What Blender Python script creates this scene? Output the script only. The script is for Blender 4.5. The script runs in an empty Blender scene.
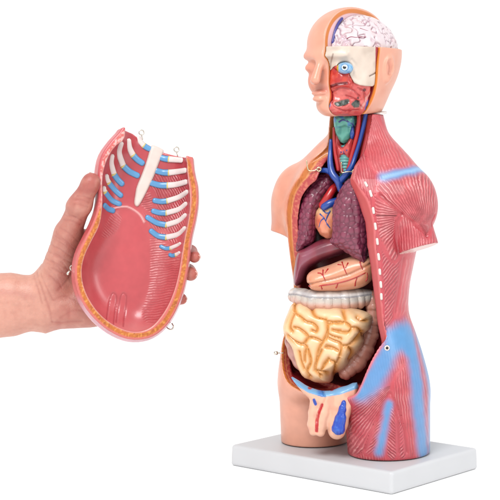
import bpy, math, random
import numpy as np
from mathutils import Vector, Matrix

QUAL = 1.0          # grid scale, smaller is finer
random.seed(3)
rng = np.random.default_rng(7)
F32 = np.float32
sc = bpy.context.scene
COLL = sc.collection

# ------------------------------------------------------------------ camera
# all modelling numbers are millimetres; the scene itself is in metres
TH = math.radians(40.6)
CT, ST = math.cos(TH), math.sin(TH)
FOC, DIST, PITCH = 1500.0, 1500.0, math.radians(4.0)
RIGHT = np.array([1.0, 0, 0])
FWD = np.array([0, math.cos(PITCH), -math.sin(PITCH)])
UP = np.array([0, math.sin(PITCH), math.cos(PITCH)])
CAM = -(RIGHT * 103.6 - UP * 196.0 + FWD * DIST)
R_BW = np.array([[CT, -ST, 0], [-ST, -CT, 0], [0, 0, 1.0]])   # rows: u, v, z axes of the torso in world


def w2b(P):
    return np.asarray(P, float) @ R_BW.T


def b2w(P):
    return np.asarray(P, float) @ R_BW


CAMB = w2b(CAM)


def ray(px, py):
    d = RIGHT * (px - 250) / FOC + UP * (250 - py) / FOC + FWD
    return d / np.linalg.norm(d)


def to_px(P):
    """world mm -> picture coordinates on the 500 px photograph (used to look up traced patterns)"""
    d = P - CAM
    w = d @ FWD
    return 250 + FOC * (d @ RIGHT) / w, 250 - FOC * (d @ UP) / w


def b_px(P):
    return to_px(b2w(P))


def on_v(px, py, v):
    """torso-frame point seen at px,py on the coronal plane at depth v"""
    d = w2b(ray(px, py))
    return CAMB + d * (v - CAMB[1]) / d[1]


def hit(fn, pts, frame='b', lo=1150, hi=1800, n=900, lift=0.0):
    """march the rays of pts onto the surface of fn"""
    out = []
    for p in pts:
        d = ray(*p)
        o = CAM
        if frame == 'b':
            d, o = w2b(d), CAMB
        t = np.linspace(lo, hi, n)
        Q = o + t[:, None] * d
        D = np.asarray(fn(Q[:, 0], Q[:, 1], Q[:, 2])) - lift
        s = np.where((D[:-1] > 0) & (D[1:] <= 0))[0]
        if len(s) == 0:
            i = int(np.argmin(np.abs(D)))
            out.append(Q[i])
            continue
        i = s[0]
        f = D[i] / (D[i] - D[i + 1])
        out.append(Q[i] + f * (Q[i + 1] - Q[i]))
    return np.array(out)


# ------------------------------------------------------------------ distance fields
def smin(a, b, k):
    h = np.clip(0.5 + 0.5 * (b - a) / k, 0, 1)
    return b + (a - b) * h - k * h * (1 - h)


def smax(a, b, k):
    return -smin(-a, -b, k)


def ell(x, y, z, c, r):
    X, Y, Z = (x - c[0]) / r[0], (y - c[1]) / r[1], (z - c[2]) / r[2]
    k0 = np.sqrt(X * X + Y * Y + Z * Z) + 1e-6
    X, Y, Z = X / r[0], Y / r[1], Z / r[2]
    k1 = np.sqrt(X * X + Y * Y + Z * Z) + 1e-6
    return k0 * (k0 - 1) / k1


def cone(x, y, z, a, b, ra, rb):
    """capsule with linearly varying radius"""
    a, b = np.asarray(a, float), np.asarray(b, float)
    d = b - a
    L2 = float(d @ d)
    h = np.clip(((x - a[0]) * d[0] + (y - a[1]) * d[1] + (z - a[2]) * d[2]) / L2, 0, 1)
    return np.sqrt((x - a[0] - h * d[0]) ** 2 + (y - a[1] - h * d[1]) ** 2 + (z - a[2] - h * d[2]) ** 2) - (ra + (rb - ra) * h)


def chain(x, y, z, pts, rad, k=3.0):
    D = None
    for i in range(len(pts) - 1):
        c = cone(x, y, z, pts[i], pts[i + 1], rad[i], rad[i + 1])
        D = c if D is None else smin(D, c, k)
    return D


def poly2(x, y, P):
    """signed distance to a closed polygon (negative inside)"""
    P = np.asarray(P, float)
    x, y = np.broadcast_arrays(x, y)
    d = np.full(x.shape, 1e18)
    s = np.ones(x.shape)
    n = len(P)
    for i in range(n):
        a, b = P[i], P[i - 1]
        ex, ey = b - a
        wx, wy = x - a[0], y - a[1]
        t = np.clip((wx * ex + wy * ey) / (ex * ex + ey * ey + 1e-12), 0, 1)
        d = np.minimum(d, (wx - ex * t) ** 2 + (wy - ey * t) ** 2)
        c1 = y >= a[1]
        c2 = y < b[1]
        c3 = ex * wy > ey * wx
        s = np.where((c1 & c2 & c3) | (~c1 & ~c2 & ~c3), -s, s)
    return s * np.sqrt(d)


def line2(x, y, pts):
    """distance to an open polyline in 2-D"""
    d = None
    for a, b in zip(pts[:-1], pts[1:]):
        ex, ey = b[0] - a[0], b[1] - a[1]
        t = np.clip(((x - a[0]) * ex + (y - a[1]) * ey) / (ex * ex + ey * ey + 1e-9), 0, 1)
        q = (x - a[0] - ex * t) ** 2 + (y - a[1] - ey * t) ** 2
        d = q if d is None else np.minimum(d, q)
    return np.sqrt(d)


def line3(P, pts):
    d = None
    for a, b in zip(pts[:-1], pts[1:]):
        e = b - a
        t = np.clip(((P - a) @ e) / (e @ e + 1e-9), 0, 1)
        q = ((P - a - t[:, None] * e) ** 2).sum(1)
        d = q if d is None else np.minimum(d, q)
    return np.sqrt(d)


def spline(pts, n=6, closed=False):
    P = np.asarray(pts, float)
    m = len(P)
    out = []
    rngi = range(m if closed else m - 1)
    for i in rngi:
        if closed:
            p0, p1, p2, p3 = P[i - 1], P[i], P[(i + 1) % m], P[(i + 2) % m]
        else:
            p1, p2 = P[i], P[i + 1]
            p0 = P[i - 1] if i else 2 * p1 - p2
            p3 = P[i + 2] if i + 2 < m else 2 * p2 - p1
        for k in range(n):
            t = k / n
            out.append(0.5 * (2 * p1 + (p2 - p0) * t + (2 * p0 - 5 * p1 + 4 * p2 - p3) * t * t + (3 * p1 - p0 - 3 * p2 + p3) * t ** 3))
    if not closed:
        out.append(P[-1])
    return np.array(out)


def sstep(a, b, x):
    t = np.clip((x - a) / (b - a), 0, 1)
    return t * t * (3 - 2 * t)


# small value noise (object space)
_perm = rng.random((32, 32, 32))


def vnoise(P, s):
    Q = np.asarray(P) / s
    i = np.floor(Q).astype(int)
    f = Q - i
    f = f * f * (3 - 2 * f)
    r = 0
    for a in (0, 1):
        for b in (0, 1):
            for c in (0, 1):
                w = (f[:, 0] if a else 1 - f[:, 0]) * (f[:, 1] if b else 1 - f[:, 1]) * (f[:, 2] if c else 1 - f[:, 2])
                r = r + w * _perm[(i[:, 0] + a) % 32, (i[:, 1] + b) % 32, (i[:, 2] + c) % 32]
    return r


def worley(P, s):
    Q = np.asarray(P) / s
    i = np.floor(Q).astype(int)
    f1 = np.full(len(Q), 9.0)
    f2 = np.full(len(Q), 9.0)
    for a in (-1, 0, 1):
        for b in (-1, 0, 1):
            for c in (-1, 0, 1):
                k = i + np.array([a, b, c])
                j = np.stack([_perm[k[:, 0] % 32, k[:, 1] % 32, (k[:, 2] + o) % 32] for o in (0, 11, 23)], 1)
                d = np.linalg.norm(k + 0.15 + 0.7 * j - Q, axis=1)
                f2 = np.minimum(f2, np.maximum(f1, d))
                f1 = np.minimum(f1, d)
    return f1, f2


# ------------------------------------------------------------------ surface nets
def surface(fn, lo, hi, h):
    h = h * QUAL
    ax = [np.arange(l, u + h, h) for l, u in zip(lo, hi)]
    X, Y, Z = ax[0][:, None, None], ax[1][None, :, None], ax[2][None, None, :]
    D = np.ascontiguousarray(np.broadcast_to(fn(X, Y, Z), (len(ax[0]), len(ax[1]), len(ax[2])))).astype(F32)
    S = D < 0
    n0, n1, n2 = (s - 1 for s in D.shape)
    cnt = np.zeros((n0, n1, n2), np.int8)
    for a in (0, 1):
        for b in (0, 1):
            for c in (0, 1):
                cnt += S[a:a + n0, b:b + n1, c:c + n2]
    I = np.argwhere((cnt > 0) & (cnt < 8))
    idx = np.full((n0, n1, n2), -1, np.int32)
    idx[I[:, 0], I[:, 1], I[:, 2]] = np.arange(len(I))
    acc = np.zeros((len(I), 3))
    num = np.zeros(len(I))
    cor = [(a, b, c) for a in (0, 1) for b in (0, 1) for c in (0, 1)]
    val = {c: D[I[:, 0] + c[0], I[:, 1] + c[1], I[:, 2] + c[2]] for c in cor}
    for c in cor:
        for k in range(3):
            if c[k] == 0:
                e = list(c)
                e[k] = 1
                e = tuple(e)
                m = (val[c] < 0) != (val[e] < 0)
                t = val[c][m] / (val[c][m] - val[e][m])
                p = np.repeat(np.array(c, float)[None], m.sum(), 0)
                p[:, k] += t
                acc[m] += p
                num[m] += 1
    V = (I + acc / num[:, None]) * h + np.array([a[0] for a in ax])
    quads = []
    for k in range(3):
        o = [(1, 2), (2, 0), (0, 1)][k]
        A = np.take(S, range(0, S.shape[k] - 1), k)
        B = np.take(S, range(1, S.shape[k]), k)
        E = np.argwhere(A != B)
        ok = np.ones(len(E), bool)
        for q in o:
            ok &= (E[:, q] > 0) & (E[:, q] < D.shape[q] - 1)
        E = E[ok]
        ins = S[E[:, 0], E[:, 1], E[:, 2]]
        c = []
        for da, db in ((-1, -1), (0, -1), (0, 0), (-1, 0)):
            G = E.copy()
            G[:, o[0]] += da
            G[:, o[1]] += db
            c.append(idx[G[:, 0], G[:, 1], G[:, 2]])
        q = np.stack(c, 1)
        q[~ins] = q[~ins][:, ::-1]
        quads.append(q)
    return V, np.concatenate(quads)


def relax(V, Q, fn, it=1):
    """pull vertices back on the true surface (Newton steps along the numeric gradient)"""
    e = 0.3
    for _ in range(it):
        x, y, z = V[:, 0], V[:, 1], V[:, 2]
        d = fn(x, y, z)
        g = np.stack([fn(x + e, y, z) - d, fn(x, y + e, z) - d, fn(x, y, z + e) - d], 1) / e
        V = V - g * np.clip(d / ((g * g).sum(1) + 0.05), -0.6, 0.6)[:, None]
    return V


# ------------------------------------------------------------------ colours and materials
def lin(c):
    c = np.asarray(c, float) / 255.0
    return np.where(c <= 0.04045, c / 12.92, ((c + 0.055) / 1.055) ** 2.4)


def pig(c):
    """pigment albedo for a colour as it looks under the bright studio light"""
    return 0.70 * lin(c) ** 1.15


class Paint:
    """vertex colours laid down in layers, like the hand painting on the model"""

    def __init__(s, V, base):
        s.V = V
        s.C = np.repeat(pig(base)[None], len(V), 0)

    def put(s, col, m):
        m = np.clip(np.asarray(m, float), 0, 1)[:, None]
        s.C = s.C * (1 - m) + pig(col) * m
        return s


def new_mat(name, rough=0.35, noise=0.08, nscale=120.0, bump=0.15, bscale=400.0, fibres=False, cells=None, color=None,
            coat=0.0, metal=0.0, sss=0.0, spec=0.5, line=None, raw=False):
    m = bpy.data.materials.new(name)
    m.use_nodes = True
    nt = m.node_tree
    nd, lk = nt.nodes, nt.links
    bs = nd['Principled BSDF']
    bs.inputs['Roughness'].default_value = rough
    bs.inputs['Metallic'].default_value = metal
    bs.inputs['Coat Weight'].default_value = coat
    bs.inputs['Coat Roughness'].default_value = 0.15
    bs.inputs['Specular IOR Level'].default_value = spec
    if sss:
        bs.inputs['Subsurface Weight'].default_value = sss
        bs.inputs['Subsurface Radius'].default_value = (1.0, 0.35, 0.2)
        bs.inputs['Subsurface Scale'].default_value = 0.002
    tc = nd.new('ShaderNodeTexCoord')
    if color is None:
        at = nd.new('ShaderNodeAttribute')
        at.attribute_name = 'Col'
        col = at.outputs['Color']
    else:
        rgb = nd.new('ShaderNodeRGB')
        rgb.outputs[0].default_value = (*(lin(color) if raw or metal else pig(color)), 1)
        col = rgb.outputs[0]
    n = nd.new('ShaderNodeTexNoise')
    n.inputs['Scale'].default_value = nscale
    n.inputs['Detail'].default_value = 4
    lk.new(tc.outputs['Object'], n.inputs['Vector'])
    mr = nd.new('ShaderNodeMapRange')
    mr.inputs['From Min'].default_value = 0.3
    mr.inputs['From Max'].default_value = 0.7
    mr.inputs['To Min'].default_value = 1 - noise
    mr.inputs['To Max'].default_value = 1 + noise
    lk.new(n.outputs['Fac'], mr.inputs['Value'])
    mul = nd.new('ShaderNodeVectorMath')
    mul.operation = 'SCALE'
    lk.new(col, mul.inputs[0])
    lk.new(mr.outputs['Result'], mul.inputs['Scale'])
    col = mul.outputs[0]
    n2 = nd.new('ShaderNodeTexNoise')
    n2.inputs['Scale'].default_value = bscale
    n2.inputs['Detail'].default_value = 3
    lk.new(tc.outputs['Object'], n2.inputs['Vector'])
    b1 = nd.new('ShaderNodeBump')
    b1.inputs['Strength'].default_value = bump
    b1.inputs['Distance'].default_value = 0.0006
    lk.new(n2.outputs['Fac'], b1.inputs['Height'])
    nrm = b1.outputs['Normal']

    def math_(op, a, b=None):
        q = nd.new('ShaderNodeMath')
        q.operation = op
        for i, s in enumerate((a, b)):
            if s is None:
                continue
            if isinstance(s, (int, float)):
                q.inputs[i].default_value = s
            else:
                lk.new(s, q.inputs[i])
        return q.outputs[0]

    if fibres:
        fa = nd.new('ShaderNodeAttribute')
        fa.attribute_name = 'fib'
        aa = nd.new('ShaderNodeAttribute')
        aa.attribute_name = 'amp'
        nn = nd.new('ShaderNodeTexNoise')
        nn.inputs['Scale'].default_value = 90
        nn.inputs['Detail'].default_value = 2
        lk.new(tc.outputs['Object'], nn.inputs['Vector'])
        ph = math_('ADD', fa.outputs['Fac'], math_('MULTIPLY', nn.outputs['Fac'], 1.3))
        s = math_('SINE', math_('MULTIPLY', ph, 2 * math.pi))
        s01 = math_('ADD', math_('MULTIPLY', s, 0.5), 0.5)
        n5 = nd.new('ShaderNodeTexNoise')
        n5.inputs['Scale'].default_value = 130
        lk.new(tc.outputs['Object'], n5.inputs['Vector'])
        irr = nd.new('ShaderNodeMapRange')
        irr.inputs['From Min'].default_value = 0.35
        irr.inputs['From Max'].default_value = 0.65
        irr.inputs['To Min'].default_value = 0.35
        irr.inputs['To Max'].default_value = 1.1
        lk.new(n5.outputs['Fac'], irr.inputs['Value'])
        hgt = math_('MULTIPLY', math_('MULTIPLY', s01, aa.outputs['Fac']), irr.outputs['Result'])
        b2 = nd.new('ShaderNodeBump')
        b2.inputs['Strength'].default_value = 0.85
        b2.inputs['Distance'].default_value = 0.0011
        lk.new(hgt, b2.inputs['Height'])
        lk.new(nrm, b2.inputs['Normal'])
        nrm = b2.outputs['Normal']
        # dry-brushed pale fibre ridges, broken up by noise
        n3 = nd.new('ShaderNodeTexNoise')
        n3.inputs['Scale'].default_value = 70
        n3.inputs['Detail'].default_value = 3
        lk.new(tc.outputs['Object'], n3.inputs['Vector'])
        brk = nd.new('ShaderNodeMapRange')
        brk.inputs['From Min'].default_value = 0.42
        brk.inputs['From Max'].default_value = 0.66
        lk.new(n3.outputs['Fac'], brk.inputs['Value'])
        rdg = math_('POWER', s01, 3.0)
        fac = math_('MULTIPLY', math_('MULTIPLY', rdg, aa.outputs['Fac']), math_('ADD', math_('MULTIPLY', brk.outputs['Result'], 0.34), 0.06))
        mx = nd.new('ShaderNodeMix')
        mx.data_type = 'RGBA'
        lk.new(fac, mx.inputs[0])
        lk.new(col, mx.inputs[6])
        mx.inputs[7].default_value = (*pig(line or (250, 208, 204)), 1)
        # darker wash left in the valleys
        val = math_('MULTIPLY', math_('POWER', math_('SUBTRACT', 1.0, s01), 3.0), math_('MULTIPLY', aa.outputs['Fac'], 0.42))
        mx2 = nd.new('ShaderNodeMix')
        mx2.data_type = 'RGBA'
        lk.new(val, mx2.inputs[0])
        lk.new(mx.outputs[2], mx2.inputs[6])
        mx2.inputs[7].default_value = (*pig((130, 40, 54)), 1)
        col = mx2.outputs[2]
    if cells:
        scale, dist, lift_col, amt = cells
        nz = nd.new('ShaderNodeTexNoise')
        nz.inputs['Scale'].default_value = scale * 0.7
        lk.new(tc.outputs['Object'], nz.inputs['Vector'])
        wv = nd.new('ShaderNodeVectorMath')
        wv.operation = 'SCALE'
        wv.inputs['Scale'].default_value = 0.0035
        lk.new(nz.outputs['Color'], wv.inputs[0])
        av = nd.new('ShaderNodeVectorMath')
        lk.new(tc.outputs['Object'], av.inputs[0])
        lk.new(wv.outputs[0], av.inputs[1])
        vo = nd.new('ShaderNodeTexVoronoi')
        vo.feature = 'SMOOTH_F1'
        vo.inputs['Smoothness'].default_value = 0.25
        vo.inputs['Scale'].default_value = scale
        lk.new(av.outputs[0], vo.inputs['Vector'])
        b3 = nd.new('ShaderNodeBump')
        b3.invert = True
        b3.inputs['Strength'].default_value = 0.9
        b3.inputs['Distance'].default_value = dist
        lk.new(vo.outputs['Distance'], b3.inputs['Height'])
        lk.new(nrm, b3.inputs['Normal'])
        nrm = b3.outputs['Normal']
    lk.new(col, bs.inputs['Base Color'])
    lk.new(nrm, bs.inputs['Normal'])
    return m


# ------------------------------------------------------------------ object helpers
def empty(name, loc=(0, 0, 0), rz=0.0):
    o = bpy.data.objects.new(name, None)
    COLL.objects.link(o)
    o.location = loc
    o.rotation_euler = (0, 0, rz)
    o.empty_display_size = 0.02
    return o


def tag(o, label=None, cat=None, group=None, kind=None):
    for k, v in (('label', label), ('category', cat), ('group', group), ('kind', kind)):
        if v:
            o[k] = v
    return o


def link(name, V, faces, mat, parent=None, col=None, fib=None, amp=None, smooth=True, frame='b', sharp=None):
    """V in mm; frame 'b' is the torso frame (u to the figure's left, v to its front), 'w' is the world"""
    V = np.asarray(V, float) * 0.001
    if frame == 'b':
        V = V * np.array([1, -1, 1.0])
        flip = True
    else:
        flip = False
    me = bpy.data.meshes.new(name)
    if isinstance(faces, np.ndarray):
        Fq = faces[:, ::-1] if flip else faces
        n, k = Fq.shape
        me.vertices.add(len(V))
        me.vertices.foreach_set('co', V.astype(F32).ravel())
        me.loops.add(n * k)
        me.loops.foreach_set('vertex_index', np.ascontiguousarray(Fq).ravel().astype(np.int32))
        me.polygons.add(n)
        me.polygons.foreach_set('loop_start', np.arange(0, n * k, k, dtype=np.int32))
        me.update(calc_edges=True)
    else:
        me.from_pydata([tuple(v) for v in V], [], [tuple(f[::-1]) if flip else tuple(f) for f in faces])
    me.validate()
    if smooth:
        me.polygons.foreach_set('use_smooth', np.ones(len(me.polygons), bool))
    if col is not None:
        a = me.attributes.new('Col', 'FLOAT_COLOR', 'POINT')
        a.data.foreach_set('color', np.concatenate([col, np.ones((len(col), 1))], 1).astype(F32).ravel())
    for nm, arr in (('fib', fib), ('amp', amp)):
        if arr is not None:
            a = me.attributes.new(nm, 'FLOAT', 'POINT')
            a.data.foreach_set('value', np.asarray(arr, F32))
    me.materials.append(mat)
    if sharp:
        me.set_sharp_from_angle(angle=math.radians(sharp))
    o = bpy.data.objects.new(name, me)
    COLL.objects.link(o)
    if parent:
        o.parent = parent
    return o


def tube(pts, rad, sides=10, n=5, flat=None, closed=False, smooth_pts=True):
    """swept tube; flat=(normal dir, factor) squashes the section"""
    rad = np.broadcast_to(np.asarray(rad, float), (len(pts),))
    if smooth_pts and len(pts) > 2 or closed:
        R = spline(np.concatenate([np.asarray(pts, float), rad[:, None]], 1), n, closed)
    else:
        R = np.concatenate([np.asarray(pts, float), rad[:, None]], 1)
    P, r = R[:, :3], R[:, 3]
    m = len(P)
    V, Fc = [], []
    ref = np.array([0.31, 0.17, 0.93])
    if flat is not None:
        ref = np.asarray(flat[0], float)
    rings = []
    # rounded ends
    if not closed:
        T0 = P[1] - P[0]
        T0 = T0 / np.linalg.norm(T0)
        T1 = P[-1] - P[-2]
        T1 = T1 / np.linalg.norm(T1)
        P = np.concatenate([[P[0] - T0 * r[0] * 0.6], P, [P[-1] + T1 * r[-1] * 0.6]])
        r = np.concatenate([[r[0] * 0.55], r, [r[-1] * 0.55]])
        m += 2
    for i in range(m):
        if closed:
            T = P[(i + 1) % m] - P[i - 1]
        else:
            T = P[min(i + 1, m - 1)] - P[max(i - 1, 0)]
        T = T / (np.linalg.norm(T) + 1e-9)
        A = ref - T * (ref @ T)
        A = A / (np.linalg.norm(A) + 1e-9)
        B = np.cross(T, A)
        ring = []
        for k in range(sides):
            a = 2 * math.pi * k / sides
            fl = flat[1] if flat is not None else 1.0
            ring.append(len(V))
            V.append(P[i] + r[i] * (A * math.cos(a) * fl + B * math.sin(a)))
        rings.append(ring)
    for i in range(m if closed else m - 1):
        a, b = rings[i], rings[(i + 1) % m]
        for k in range(sides):
            Fc.append((a[k], a[(k + 1) % sides], b[(k + 1) % sides], b[k]))
    if not closed:
        Fc.append(tuple(rings[0][::-1]))
        Fc.append(tuple(rings[-1]))
    return np.array(V), Fc


def join(parts):
    V, Fc, n = [], [], 0
    for v, f in parts:
        V.append(v)
        Fc += [tuple(i + n for i in q) for q in f]
        n += len(v)
    return np.concatenate(V), Fc


def sdf_obj(name, fn, lo, hi, h, mat, parent, paint=None, base=(200, 200, 200), frame='b', it=1):
    V, Q = surface(fn, lo, hi, h)
    if it:
        V = relax(V, Q, fn, it)
    p = Paint(V, base)
    e = 0.4
    x, y, z = V[:, 0], V[:, 1], V[:, 2]
    d = fn(x, y, z)
    g = np.stack([fn(x + e, y, z) - d, fn(x, y + e, z) - d, fn(x, y, z + e) - d], 1)
    p.N = g / (np.linalg.norm(g, axis=1, keepdims=True) + 1e-9)
    p.disp = np.zeros(len(V))
    if paint:
        paint(p)
    V = V + p.N * p.disp[:, None]
    fib = getattr(p, 'fib', None)
    amp = getattr(p, 'amp', None)
    return link(name, V, Q, mat, parent, p.C, fib, amp, frame=frame)


class Chart:
    """upright plane in the torso frame through the point seen at px0,py0 at depth v0; phi turns it from the front to the side"""

    def __init__(s, px0, py0, v0, phi=math.degrees(TH)):
        f = math.radians(phi)
        s.O = on_v(px0, py0, v0)
        s.n = np.array([math.sin(f), math.cos(f), 0])
        s.e = np.array([math.cos(f), -math.sin(f), 0])

    def p2(s, pts):
        out = []
        for p in pts:
            d = w2b(ray(p[0], p[1]))
            t = ((s.O - CAMB) @ s.n) / (d @ s.n)
            q = CAMB + t * d - s.O
            out.append((q @ s.e, q[2]))
        return np.array(out)

    def p3(s, pts, w=0.0):
        q = s.p2(pts)
        w = np.broadcast_to(w, (len(q),))
        return s.O + q[:, :1] * s.e + q[:, 1:] * np.array([0, 0, 1.0]) + w[:, None] * s.n

    def co(s, u, v, z):
        return ((u - s.O[0]) * s.e[0] + (v - s.O[1]) * s.e[1], z - s.O[2] + 0 * u + 0 * v,
                (u - s.O[0]) * s.n[0] + (v - s.O[1]) * s.n[1])


def pillow(ch, pts, R, T, n=3):
    P = spline(ch.p2(pts), n, True)

    def fn(u, v, z):
        x, y, w = ch.co(u, v, z)
        x, y, w = np.broadcast_arrays(x, y, w)
        if x.ndim == 3:          # the outline does not change along the plane normal only when grid aligned, so evaluate fully
            pass
        q = poly2(x, y, P)
        return (np.sqrt(np.maximum(q + R, 0) ** 2 + (w * R / T) ** 2) - R) * min(1.0, T / R)
    fn.box = box_of(ch.p3(pts), T)
    return fn


def box_of(P, pad):
    return P.min(0) - pad - 2, P.max(0) + pad + 2
# ================================================================== setting
def make_world():
    w = bpy.data.worlds.new('World')
    sc.world = w
    w.use_nodes = True
    bg = w.node_tree.nodes['Background']
    bg.inputs[0].default_value = (1, 1, 1, 1)
    bg.inputs[1].default_value = 1.13
    cd = bpy.data.cameras.new('camera')
    co = bpy.data.objects.new('camera', cd)
    COLL.objects.link(co)
    co.location = CAM * 0.001
    co.rotation_euler = (math.pi / 2 - PITCH, 0, 0)
    cd.sensor_width = 36
    cd.lens = 36 * FOC / 500
    cd.clip_start = 0.05
    cd.clip_end = 100
    sc.camera = co
    sc.view_settings.view_transform = 'Standard'
    sc.view_settings.look = 'None'
    sc.view_settings.exposure = 0
    sc.view_settings.gamma = 1

    def area(name, loc, aim, size, power, col=(1, 1, 1)):
        l = bpy.data.lights.new(name, 'AREA')
        l.shape = 'RECTANGLE'
        l.size, l.size_y = size
        l.energy = power
        l.color = col
        o = bpy.data.objects.new(name, l)
        COLL.objects.link(o)
        o.location = loc
        o.rotation_euler = (Vector(aim) - Vector(loc)).to_track_quat('-Z', 'Y').to_euler()
        return o
    area('softbox', (-0.55, -1.35, 1.65), (0.05, 0, 0.2), (0.75, 0.75), 34)
    area('softbox', (1.5, -1.0, 0.9), (0.05, 0, 0.2), (0.5, 0.9), 9)


make_world()
fl = new_mat('white_table', rough=0.9, noise=0.0, bump=0.0, color=(253, 253, 253), spec=0.05, raw=True)
s = 1400.0
floor_ob = link('table_surface', [(-s, -s, -21.5), (s, -s, -21.5), (s, s, -21.5), (-s, s, -21.5)], [(0, 1, 2, 3)], fl, smooth=False, frame='w')
tag(floor_ob, kind='structure')

# ================================================================== torso model
TORSO = empty('anatomical_torso_model', (0, 0, 0), -TH)
tag(TORSO, 'half-skinned anatomical torso model with open chest and head, standing on a white plinth', 'anatomical model')

# ---- plinth
def plinth_fn(u, v, z):
    qx, qy, qz = np.abs(u) - 99.5 + 4, np.abs(v) - 74.5 + 4, np.abs(z + 10.75) - 10.6 + 3
    # slight draft: wider at the foot
    qx = qx - (0 - z) * 0.03
    qy = qy - (0 - z) * 0.03
    return np.sqrt(np.maximum(qx, 0) ** 2 + np.maximum(qy, 0) ** 2 + np.maximum(qz, 0) ** 2) + np.minimum(np.maximum(qx, np.maximum(qy, qz)), 0) - 3


M_BASE = new_mat('white_plastic', rough=0.45, noise=0.015, nscale=30, bump=0.03, color=(177, 178, 180), raw=True)
sdf_obj('plinth', plinth_fn, (-104, -80, -24), (104, 80, 3), 1.5, M_BASE, TORSO)

# ---- trunk
ZT = [0, 40, 70, 94, 113, 130, 145, 165, 195, 225, 250, 268, 285, 300]
AT = [72, 74, 75, 73, 68, 63, 61, 61.5, 67, 72, 74, 70, 58, 40]
BT = [54, 57, 59, 58, 57, 55, 54, 54, 55, 56, 54, 48, 38, 26]
CTv = [4, 3, 4, 7, 10, 10, 10, 8, 5, 3, 0, -2, -4, -5]


def smooth_tab(z, T):
    return (np.interp(z - 6, ZT, T) + np.interp(z, ZT, T) * 2 + np.interp(z + 6, ZT, T)) / 4


def trunk_core(u, v, z, off=0.0):
    a, b, c = smooth_tab(z, AT) - off, smooth_tab(z, BT) - off, smooth_tab(z, CTv)
    a = np.maximum(a, 4)
    b = np.maximum(b, 4)
    r = np.sqrt((u / a) ** 2 + ((v - c) / b) ** 2) + 1e-6
    g = np.sqrt((u / a / a) ** 2 + ((v - c) / b / b) ** 2) + 1e-6
    d = np.where(r > 0.3, r * (r - 1) / g, -np.minimum(a, b) * 0.8)
    return d


def body_fn(u, v, z):
    d = trunk_core(u, v, z)
    d = smax(d, 52 - z, 14)
    d = smax(d, z - 296, 12)
    # legs
    for (cu, cv, ra, rb, gb) in ((-44, 6, 33, 37, 13), (46, 4, 38, 44, 6)):
        k = np.clip(z / 90, 0, 1.3)
        ra2, rb2 = ra + 2 * k - 16 * sstep(58, 125, z), rb + gb * k - 14 * sstep(58, 125, z)
        r = np.sqrt(((u - cu * (1 - .1 * k)) / ra2) ** 2 + ((v - cv) / rb2) ** 2)
        leg = (r - 1) * min(ra, rb)
        leg = smax(leg, z - 128, 30)
        d = smin(d, leg, 12)
    # shoulders and upper arms
    for s in (-1, 1):
        su = 64.5 if s > 0 else -71
        sh = ell(u, v, z, (su, 0, 242), (26.5, 29, 38) if s < 0 else (27, 30, 34))
        d = smin(d, sh, 12)
        arm = cone(u, v, z, (su * 1.0, 2, 236), (89, 6, 180), 19.5, 19) if s > 0 else cone(u, v, z, (su * 1.04, 2, 240), (-83, 2, 186), 22.5, 20.5)
        arm = smax(arm, (199.5 + 0.2 * (ST * (u - su) + CT * v) + 0.28 * (CT * (u - su - 14) - ST * v) if s > 0 else 205 + 0.12 * (CT * v - ST * (u - su)) - 0.16 * (CT * (u - su) - ST * v)) - z, 1.2)
        d = smin(d, arm, 1.5 if s > 0 else 6)
        d = smin(d, cone(u, v, z, (0, -8, 318), (su * .9, -3, 258), 19, 19), 14)
    d = smin(d, ell(u, v, z, (0, 0, 330), (26, 26, 60)), 10)
    d = smin(d, ell(u, v, z, (20, -14, 60), (36, 34, 46)), 10)
    d = smin(d, ell(u, v, z, (-30, -16, 60), (37, 34, 46)), 10)
    d = np.maximum(d, z - 330)
    d = smax(d, 0.6 - z, 1.5)
    return d


OPEN = spline([(-110, 150), (-76, 134), (-65, 118), (-58, 102), (-53, 88), (-47, 75), (-38, 66), (-20, 60), (4, 57.5), (26, 58.5), (41, 63), (47, 72), (51, 84), (56, 100), (62, 116), (74, 132), (110, 146)], 4)
OPEN = np.concatenate([OPEN, spline([(110, 250), (64, 260), (44, 270), (31, 281), (26, 292), (24, 305), (23.5, 345), (0, 350), (-26, 345), (-22, 312), (-24, 298), (-31, 288), (-42, 281), (-54, 272), (-70, 262), (-110, 252)], 3)])


def vcut(z):
    return np.interp(z, [60, 145, 165, 205, 250, 268, 280, 292, 304], [22, 22, 24, 30, 33, 34, 27, 14, 3])


def rimv(u, z):
    return vcut(z) + 8.0 * sstep(5, 40, u) * sstep(302, 285, z) + 6.0 * sstep(0, -12, u) * sstep(290, 304, z)


def opening(u, v, z):
    q = poly2(u, z, OPEN)
    d = smax(q, rimv(u, z) - v, 6.0)
    throat = smax(np.abs(u) - 21 + 0 * v, np.maximum(3 - v, 258 - z), 4.0)
    return smin(d, throat, 3.0)


def cavity(u, v, z):
    d = trunk_core(u, v, z, 9.0 + 2.5 * sstep(165, 210, z) * sstep(5, -25, u))
    d = smax(d, z - 286, 10)
    d = smax(d, 60 + 0.16 * np.abs(u) - z + 3, 6)
    return smax(d, -12 - v, 14)


def torso_fn(u, v, z):
    d = body_fn(u, v, z)
    d = smax(d, -opening(u, v, z), 1.2)
    return smax(d, -cavity(u, v, z), 2.0)
M_BODY = new_mat('painted_vinyl_body', rough=0.36, noise=0.05, bump=0.1, bscale=300, fibres=True, coat=0.15)
SKIN = (234, 174, 150)
MUS, MUS2, PALE, BLUE, FAT = (204, 84, 94), (176, 56, 68), (226, 138, 138), (98, 160, 210), (206, 124, 52)


def inpoly(x, y, P, soft=1.5):
    return sstep(soft, -soft, poly2(x, y, spline(P, 3, True)))


def fib_lin(x, y, ang, sp):
    a = math.radians(ang)
    return (-(x) * math.sin(a) + (y) * math.cos(a)) / sp


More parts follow.
